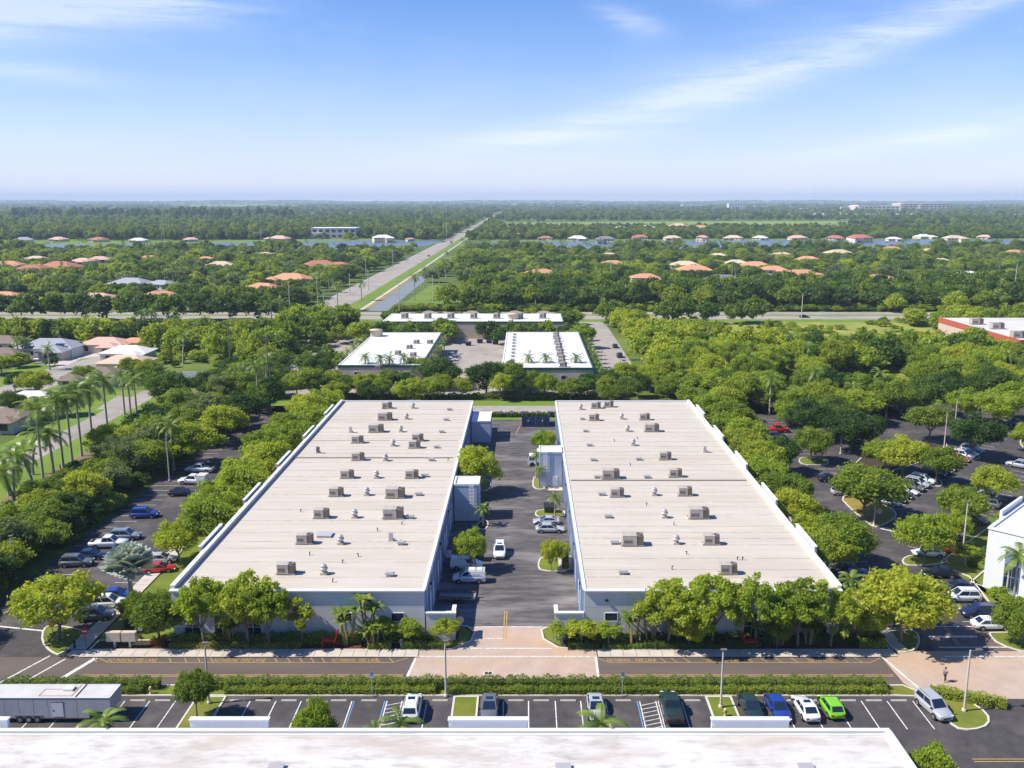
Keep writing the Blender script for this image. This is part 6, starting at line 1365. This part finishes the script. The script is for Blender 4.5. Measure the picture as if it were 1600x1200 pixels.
# ------------------------------------------------------------------ poles, signs, small things
def lamp(x, y, h, label, arm=0, name='light_pole', m=None):
    e = thing(name, label, 'lamp post', (x, y, .1))
    MB().tube((0, 0, 0), (0, 0, h), .13, .09, 8).obj('pole', m or polem, e); MB().lathe([(.24, 0), (.24, .25), (.14, .3), (0, .3)], n=8).obj('base', conc, e)
    MB().tube((0, 0, h-.1), (arm*.9 if arm else .25, 0, h), .05, n=6).obj('arm', acdark, e)
    MB().box((arm*.6 if arm else -.25), -.2, h, (arm*.6 if arm else -.25)+.62, .2, h+.13).obj('lamp_head', acdark, e); return e
for x, y, h, lb, a in ((697, 1089, 6.5, 'light pole in the hedge left of the middle grass island', 0), (1126, 1106, 6.6, 'light pole on the grass island of the front lot', 0), (1506, 1112, 7.0, 'light pole with short arm on the right end island', 1), (327, 1100, 7.0, 'light pole behind the small dark round tree', 0),
                        (1365, 822, 8.2, 'light pole on the dry grass island', 1), (1504, 865, 8.2, 'light pole in the planting strip of the east lot', 0), (1570, 948, 5.4, 'short light pole on the right walkway', 0), (24, 905, 6.4, 'light pole at the left edge of the west trees', 0), (265, 752, 9, 'tall pale light pole beside the white service truck', 0),
                        (1491, 675, 8, 'light pole behind the large dark round tree', 0), (1475, 700, 8, 'light pole left of the large dark round tree', 0), (1313, 710, 7, 'light pole between the round trees of the east lot', 0), (1383, 735, 6, 'light pole below the golden tree', 0), (1132, 612, 9, 'light pole in the trees behind the right warehouse', 0), (1154, 625, 6, 'short light pole near the far corner of the right warehouse', 0),
                        (1272, 640, 7, 'light pole beside the paved court', 0), (1497, 572, 8, 'light pole in front of the store', 0), (1433, 583, 7, 'light pole left of the bright lawn', 0)):
    p = G(x, y); lamp(p.x, p.y, h, lb, a)
def upole(x, y, h, label, arms=1, wood=False):
    p = G(x, y); e = thing('utility_pole', label, 'utility pole', (p.x, p.y, 0)); MB().tube((0, 0, 0), (0, 0, h), .22, .14, 7).obj('pole', bark if wood else polem, e)
    for k in range(arms): MB().box(-1.2, -.07, h-.8-k*1.3, 1.2, .07, h-.65-k*1.3).obj('cross_arm', acdark, e)
    return e
for x, y, h, lb in ((837, 476, 14, 'pale utility pole in front of the dark tree belt'), (954, 464, 20, 'tall pale utility pole among the dark trees, middle'), (866, 462, 12, 'short pole left of the tall one in the dark trees'), (1582, 481, 22, 'leaning tall pale pole at the right edge'), (453, 486, 14, 'utility pole left of the road junction'), (497, 482, 14, 'utility pole nearest the road junction'), (624, 490, 16, 'dark pole beside the canal'), (677, 475, 15, 'pale pole right of the canal'),
                     (63, 455, 9, 'short pole behind the left road trees'), (272, 455, 10, 'pale pole right of the grey roofed house'), (576, 455, 12, 'pole beside the long road, nearest'), (547, 460, 12, 'pole left of the long road'), (572, 432, 14, 'pole along the long road, second'), (614, 415, 14, 'pole along the long road, third'), (634, 397, 14, 'pole along the long road, fourth'), (1252, 500, 12, 'thin dark pole in front of the far road, right'), (977, 480, 12, 'thin pole left of the drive end'),
                     (361, 583, 16, 'wooden utility pole in the trees left of the tan building'), (423, 648, 20, 'tall wooden pole beside the access road'), (506, 478, 8, 'traffic signal pole at the road junction')): upole(x, y, h, lb, wood='wooden' in lb)
for x, y, h, lb in ((253, 378, 38, 'pair of tall pylon poles beyond the left lake, left one'), (257, 378, 38, 'pair of tall pylon poles beyond the left lake, right one'), (408, 376, 36, 'tall pylon pole left of the grey mansion'), (693, 374, 42, 'tall pylon pole beside the long road, left one'), (698, 374, 42, 'tall pylon pole beside the long road, right one'), (844, 356, 44, 'thin pylon pole at the field edge, left'), (968, 354, 44, 'thin pylon pole at the field edge, middle'), (1068, 352, 46, 'thin pylon pole at the field edge, behind the gabled house'), (1148, 346, 60, 'thin far mast at the field, left of two'), (1156, 346, 60, 'thin far mast at the field, right of two'), (1163, 346, 60, 'thin far mast at the field, third'), (1271, 337, 110, 'far highway mast, left'), (1488, 338, 110, 'far highway mast, middle right'), (1583, 349, 80, 'far highway mast at the right')):
    upole(x, y, h, lb, 2 if h < 50 else 0)
wire = MB()
for za in (12.6, 13.0): wire.path([(-210+k*15, 396, za-.9*math.sin(math.pi*((k % 6)/6.0))) for k in range(34)], [.03]*34, 3)
wire.obj('power_line', acdark, label='thin overhead power wires running along the far road', cat='wires')

def sign(px_, py_, h, kind, label):
    p = G(px_, py_); e = thing('road_sign', label, 'sign', (p.x, p.y, .1)); MB().tube((0, 0, 0), (0, 0, h), .045, n=6).obj('post', acdark if kind != 'hc' else steel, e)
    if kind == 'diamond':
        s = .5; MB().add([(0,-.06,h-.2-s),(s,-.06,h-.2),(0,-.06,h-.2+s),(-s,-.06,h-.2),(0,-.03,h-.2-s),(s,-.03,h-.2),(0,-.03,h-.2+s),(-s,-.03,h-.2)], [(0,1,2,3),(7,6,5,4)]).obj('plate', mat('sign_yellow', (.72, .36, .02), None, .5), e)
    elif kind == 'noentry':
        MB().tube((0, -.08, h-.3), (0, -.05, h-.3), .42, n=20).obj('plate', mat('sign_red', (.60, .02, .02), None, .5), e); MB().box(-.28, -.095, h-.37, .28, -.082, h-.23).obj('white_bar', wallw, e)
    elif kind == 'round': MB().tube((0, -.06, h-.3), (0, -.03, h-.3), .52, n=8).obj('plate', mat('sign_back', (.42, .37, .25), None, .6), e)
    elif kind == 'hc': MB().box(-.16, -.05, h-.5, .16, -.02, h).obj('plate', bluep, e); MB().box(-.16, -.05, h-.72, .16, -.02, h-.53).obj('lower_plate', wallw, e)
    elif kind == 'white': MB().box(-.3, -.05, h-.8, .3, -.02, h).obj('plate', wallw, e)
    return e
sign(85, 1010, 3.0, 'diamond', 'yellow diamond sign on the left corner island'); sign(135, 1012, 2.4, 'noentry', 'red no-entry sign with white bar beside the left walkway'); sign(719, 999, 2.8, 'round', 'back of a round tan sign at the alley exit'); sign(582, 1089, 2.9, 'hc', 'blue disabled parking sign left of the hatched bay'); sign(972, 1089, 2.9, 'hc', 'blue disabled parking sign right of the silver sedan')
sign(222, 1010, 2.8, 'white', 'white sign beside the mail boxes'); sign(627, 992, 2.0, 'white', 'small white sign against the left warehouse wall') if False else None
sign(1372, 818, 2.4, 'round', 'round sign at the tip of the dry grass island'); sign(971, 1005, 2.2, 'white', 'small white sign in the bed below the dark window')
for x, y, lb in ((117, 1014, 'black bollard at the end of the west walkway'),): p = G(x, y); MB().lathe([(.14, 0), (.12, 1.1), (.05, 1.2), (0, 1.2)], n=10).obj('bollard', black, loc=p, label=lb, cat='bollard')
p = G(192, 1013); mbx = thing('mail_box_cluster', 'pair of tan mail box cabinets on legs by the left sidewalk', 'mail boxes', (p.x, p.y, .1))
for dx in (-.92, .92):
    c = MB().cbox(dx, 0, .9, 1.7, .6, 1.2).obj('cabinet', mat('tan_cabinet', (.50, .42, .32), (.58, .50, .40), .6, 2), mbx)
    for k in range(3): MB().box(dx-.8, -.312, 1.0+k*.36, dx+.8, -.302, 1.3+k*.36).obj('locker_door', mat('tan_cabinet_door', (.56, .48, .38), None, .5), c)
    MB().cbox(dx, 0, 0, .22, .22, .9).obj('leg', steel, mbx)
def hydrant(x, y, lb, col):
    p = G(x, y); e = thing('fire_hydrant', lb, 'hydrant', (p.x, p.y, .1)); MB().lathe([(.18, 0), (.14, .08), (.13, .6), (.18, .62), (.15, .78), (.05, .9), (0, .9)], n=10).obj('barrel', col, e); MB().tube((-.24, 0, .5), (.24, 0, .5), .07, n=8).obj('outlet', col, e)
hyd = mat('hydrant_yellow', (.62, .48, .20), None, .5)
hydrant(236, 1085, 'small yellow hydrant in the hedge gap at the left', hyd); hydrant(1133, 1120, 'small yellow hydrant on the grass island of the front lot', hyd); hydrant(627, 1010, 'small white hydrant in the bed near the alley', wallw)
def redsculpt(x, y, s, label):
    rd_ = mat('red_steel', (.45, .015, .012), None, .35); e = thing('red_sculpture', label, 'sculpture', (x, y, .1)); k = s; e.scale = (.62, .62, .70)
    for dy in (-.55, .55):
        MB().tube((-1.5*k, dy, 2.9), (-.9*k, dy, .9), .16, n=4).obj('slanted_bar', rd_, e); MB().tube((1.4*k, dy, 0), (1.4*k, dy, 1.5), .18, n=4).obj('leg', rd_, e); MB().tube((-1.1*k, dy, 1.15), (1.5*k, dy, 1.45), .16, n=4).obj('side_rail', rd_, e); MB().tube((-.9*k, dy, 1.2), (-.7*k, dy, 0), .12, n=4).obj('leg', rd_, e)
    for i in range(5): MB().cbox(0, 0, 0, .38, 1.3, .09).obj('slat', rd_, e).location = ((-.8+i*.46)*k, 0, 1.28+.05*i)
    for i in range(4): o = MB().cbox(0, 0, 0, .10, 1.3, .36).obj('back_slat', rd_, e); o.location = ((-1.0-.13*i)*k, 0, 1.35+i*.42)
redsculpt(-23.6, 100.3, -1, 'red slatted steel sculpture like a giant chair, left one'); redsculpt(27.2, 100.0, 1, 'red slatted steel sculpture like a giant chair, right one')
de = thing('dumpster_enclosure', 'dark blue gated dumpster enclosure at the far end of the alley', 'enclosure', (2.6, 208, 0))
mb_ = mat('navy_gate', (.012, .03, .085), None, .6)
for k in range(4): MB().box(-3.1+k*1.58, -.05, .1, -3.1+k*1.58+1.54, .05, 2.6).obj('gate_panel', mb_, de)
for x in (-3.2, 3.2): MB().box(x-.1, -.1, 0, x+.1, 5, 2.7).obj('side_wall', mb_, de)
for x in (-1.8, 1.6): MB().cbox(x, -.1, 1.4, .22, .1, .22).obj('reflector', wallw, de)
for x, y, c, lb in ((801, 0, 0, ''),): pass
for (x, y, lb, col) in ((-7.2, 127.2, 'grey-green dumpster half hidden behind the vans', (.06, .09, .06)), (4.4, 148.3, 'green dumpster beside the yellow-green palm in the alley', (.05, .08, .05)), (-21, 330, 'dark dumpster in the parking court, left', (.02, .04, .03)), (-17, 336, 'blue dumpster at the far end of the parking court', (.02, .04, .16)), (-11, 333, 'dark green dumpster in the parking court, right', (.02, .06, .05)), (-13.5, 336, 'blue container near the green door', (.02, .04, .18))):
    m_ = mat('dumpster_%d' % int(col[0]*1000+col[2]*100000), col, None, .6); e = thing('dumpster', lb, 'dumpster', (x, y, .03)); MB().add([(-1.0,-.6,.15),(1.0,-.6,.15),(1.0,.7,.15),(-1.0,.7,.15),(-1.05,-.8,1.1),(1.05,-.8,1.1),(1.05,.8,1.4),(-1.05,.8,1.4)], [(0,3,2,1),(0,1,5,4),(1,2,6,5),(2,3,7,6),(3,0,4,7)]).obj('bin', m_, e)
    MB().add([(-1.1,-.88,1.1),(1.1,-.88,1.1),(1.1,.88,1.42),(-1.1,.88,1.42),(-1.1,-.88,1.16),(1.1,-.88,1.16),(1.1,.88,1.48),(-1.1,.88,1.48)], [(4,5,6,7),(0,1,5,4),(1,2,6,5),(2,3,7,6),(3,0,4,7)]).obj('lid', black, e)
p = G(117, 732); MB().cbox(0, 0, 0, .8, .7, 1.1).cbox(0, 0, 1.1, .9, .8, .1).obj('litter_bin', black, loc=p, label='black litter bin beside the brown path', cat='bin')
p = G(95, 738); e = thing('grill_post', 'small post fitting on a sandy patch beside the brown path', 'post', p); MB().tube((0, 0, 0), (0, 0, 1.6), .15, n=6).obj('post', acbeige, e); MB().lathe([(1.6, .01), (1.6, .04), (0, .04)], n=16).obj('pad', mulch, e)
p = G(66, 640)
gs = thing('green_park_fence', 'long white garden wall right of the houses at the left', 'wall', (G(285, 592).x, G(285, 592).y, 0)); MB().box(-7, -.1, 0, 12, .1, 2.2).obj('wall_panel', wallw, gs); gs.name = 'garden_wall'

# person crossing the pavers
def person():
    p = G(1476, 1066); e = thing('person', 'person in a purple top and dark trousers walking on the pavers', 'person', (p.x, p.y, .04), R(200))
    def skin(name, V, E, r, m, root):
        me = bpy.data.meshes.new(name); me.from_pydata(V, E, []); me.materials.append(m); o = link(name, me, e)
        md = o.modifiers.new('skin', 'SKIN'); md.use_smooth_shade = True
        for i, q in enumerate(r): me.skin_vertices[0].data[i].radius = (q[0], q[1])
        me.skin_vertices[0].data[root].use_root = True
        o.modifiers.new('sub', 'SUBSURF').levels = 2; return o
    V = [(0,0,.95),(0,0,1.15),(.02,0,1.38),(.03,0,1.50),(.05,0,1.62),(.05,0,1.74),(0,.10,.90),(.14,.11,.50),(.10,.11,.09),(.24,.11,.04),(0,-.10,.90),(-.10,-.11,.50),(-.34,-.11,.13),(-.24,-.11,.03),(.01,.20,1.40),(-.06,.25,1.14),(.08,.26,.92),(.01,-.20,1.40),(.06,-.25,1.14),(.24,-.22,1.02)]
    E = [(0,1),(1,2),(2,3),(3,4),(4,5),(0,6),(6,7),(7,8),(8,9),(0,10),(10,11),(11,12),(12,13),(2,14),(14,15),(15,16),(2,17),(17,18),(18,19)]
    r = [(.13,.16),(.12,.14),(.12,.17),(.06,.06),(.09,.085),(.07,.07),(.09,.09),(.065,.065),(.045,.045),(.04,.03),(.09,.09),(.065,.065),(.045,.045),(.04,.03),(.06,.06),(.045,.045),(.035,.035),(.06,.06),(.045,.045),(.035,.035)]
    b = skin('body', V, E, r, mat('skin', (.42, .25, .18), None, .6), 0)
    skin('shirt', [(0,0,.93),(0,0,1.15),(.02,0,1.42),(.01,.20,1.40),(-.05,.25,1.2),(.01,-.20,1.40),(.05,-.25,1.2)], [(0,1),(1,2),(2,3),(3,4),(2,5),(5,6)], [(.15,.18),(.14,.165),(.13,.18),(.075,.075),(.065,.065),(.075,.075),(.065,.065)], mat('purple_shirt', (.16, .10, .22), None, .8), 0)
    skin('trousers', [(0,0,.96),(0,.10,.90),(.14,.11,.50),(.10,.11,.12),(0,-.10,.90),(-.10,-.11,.50),(-.32,-.11,.15)], [(0,1),(1,2),(2,3),(0,4),(4,5),(5,6)], [(.14,.17),(.105,.105),(.08,.08),(.065,.065),(.105,.105),(.08,.08),(.065,.065)], mat('dark_trousers', (.02, .02, .03), None, .8), 0)
    MB().lathe([(.10, 1.66), (.115, 1.72), (.10, 1.80), (0, 1.84)], .04, 0, 12).obj('hair', black, e)
    for s in (-1, 1): MB().cbox(.145, s*.035, 1.70, .012, .025, .015).obj('eye', black, e)
person()

# air: one closed box round camera and scene
hz_ = bpy.data.materials.new('air_haze'); hz_.use_nodes = True; t = hz_.node_tree; t.nodes.clear()
o_ = t.nodes.new('ShaderNodeOutputMaterial'); v_ = t.nodes.new('ShaderNodeVolumePrincipled'); v_.inputs['Density'].default_value = 1.0e-4; v_.inputs['Color'].default_value = (.66, .82, 1.0, 1); v_.inputs['Anisotropy'].default_value = .0
t.links.new(v_.outputs[0], o_.inputs['Volume'])
MB().box(-12500, -900, -1, 12500, 14600, 140).obj('haze', hz_, kind='stuff', label='thin blue air haze over the plain', cat='haze')
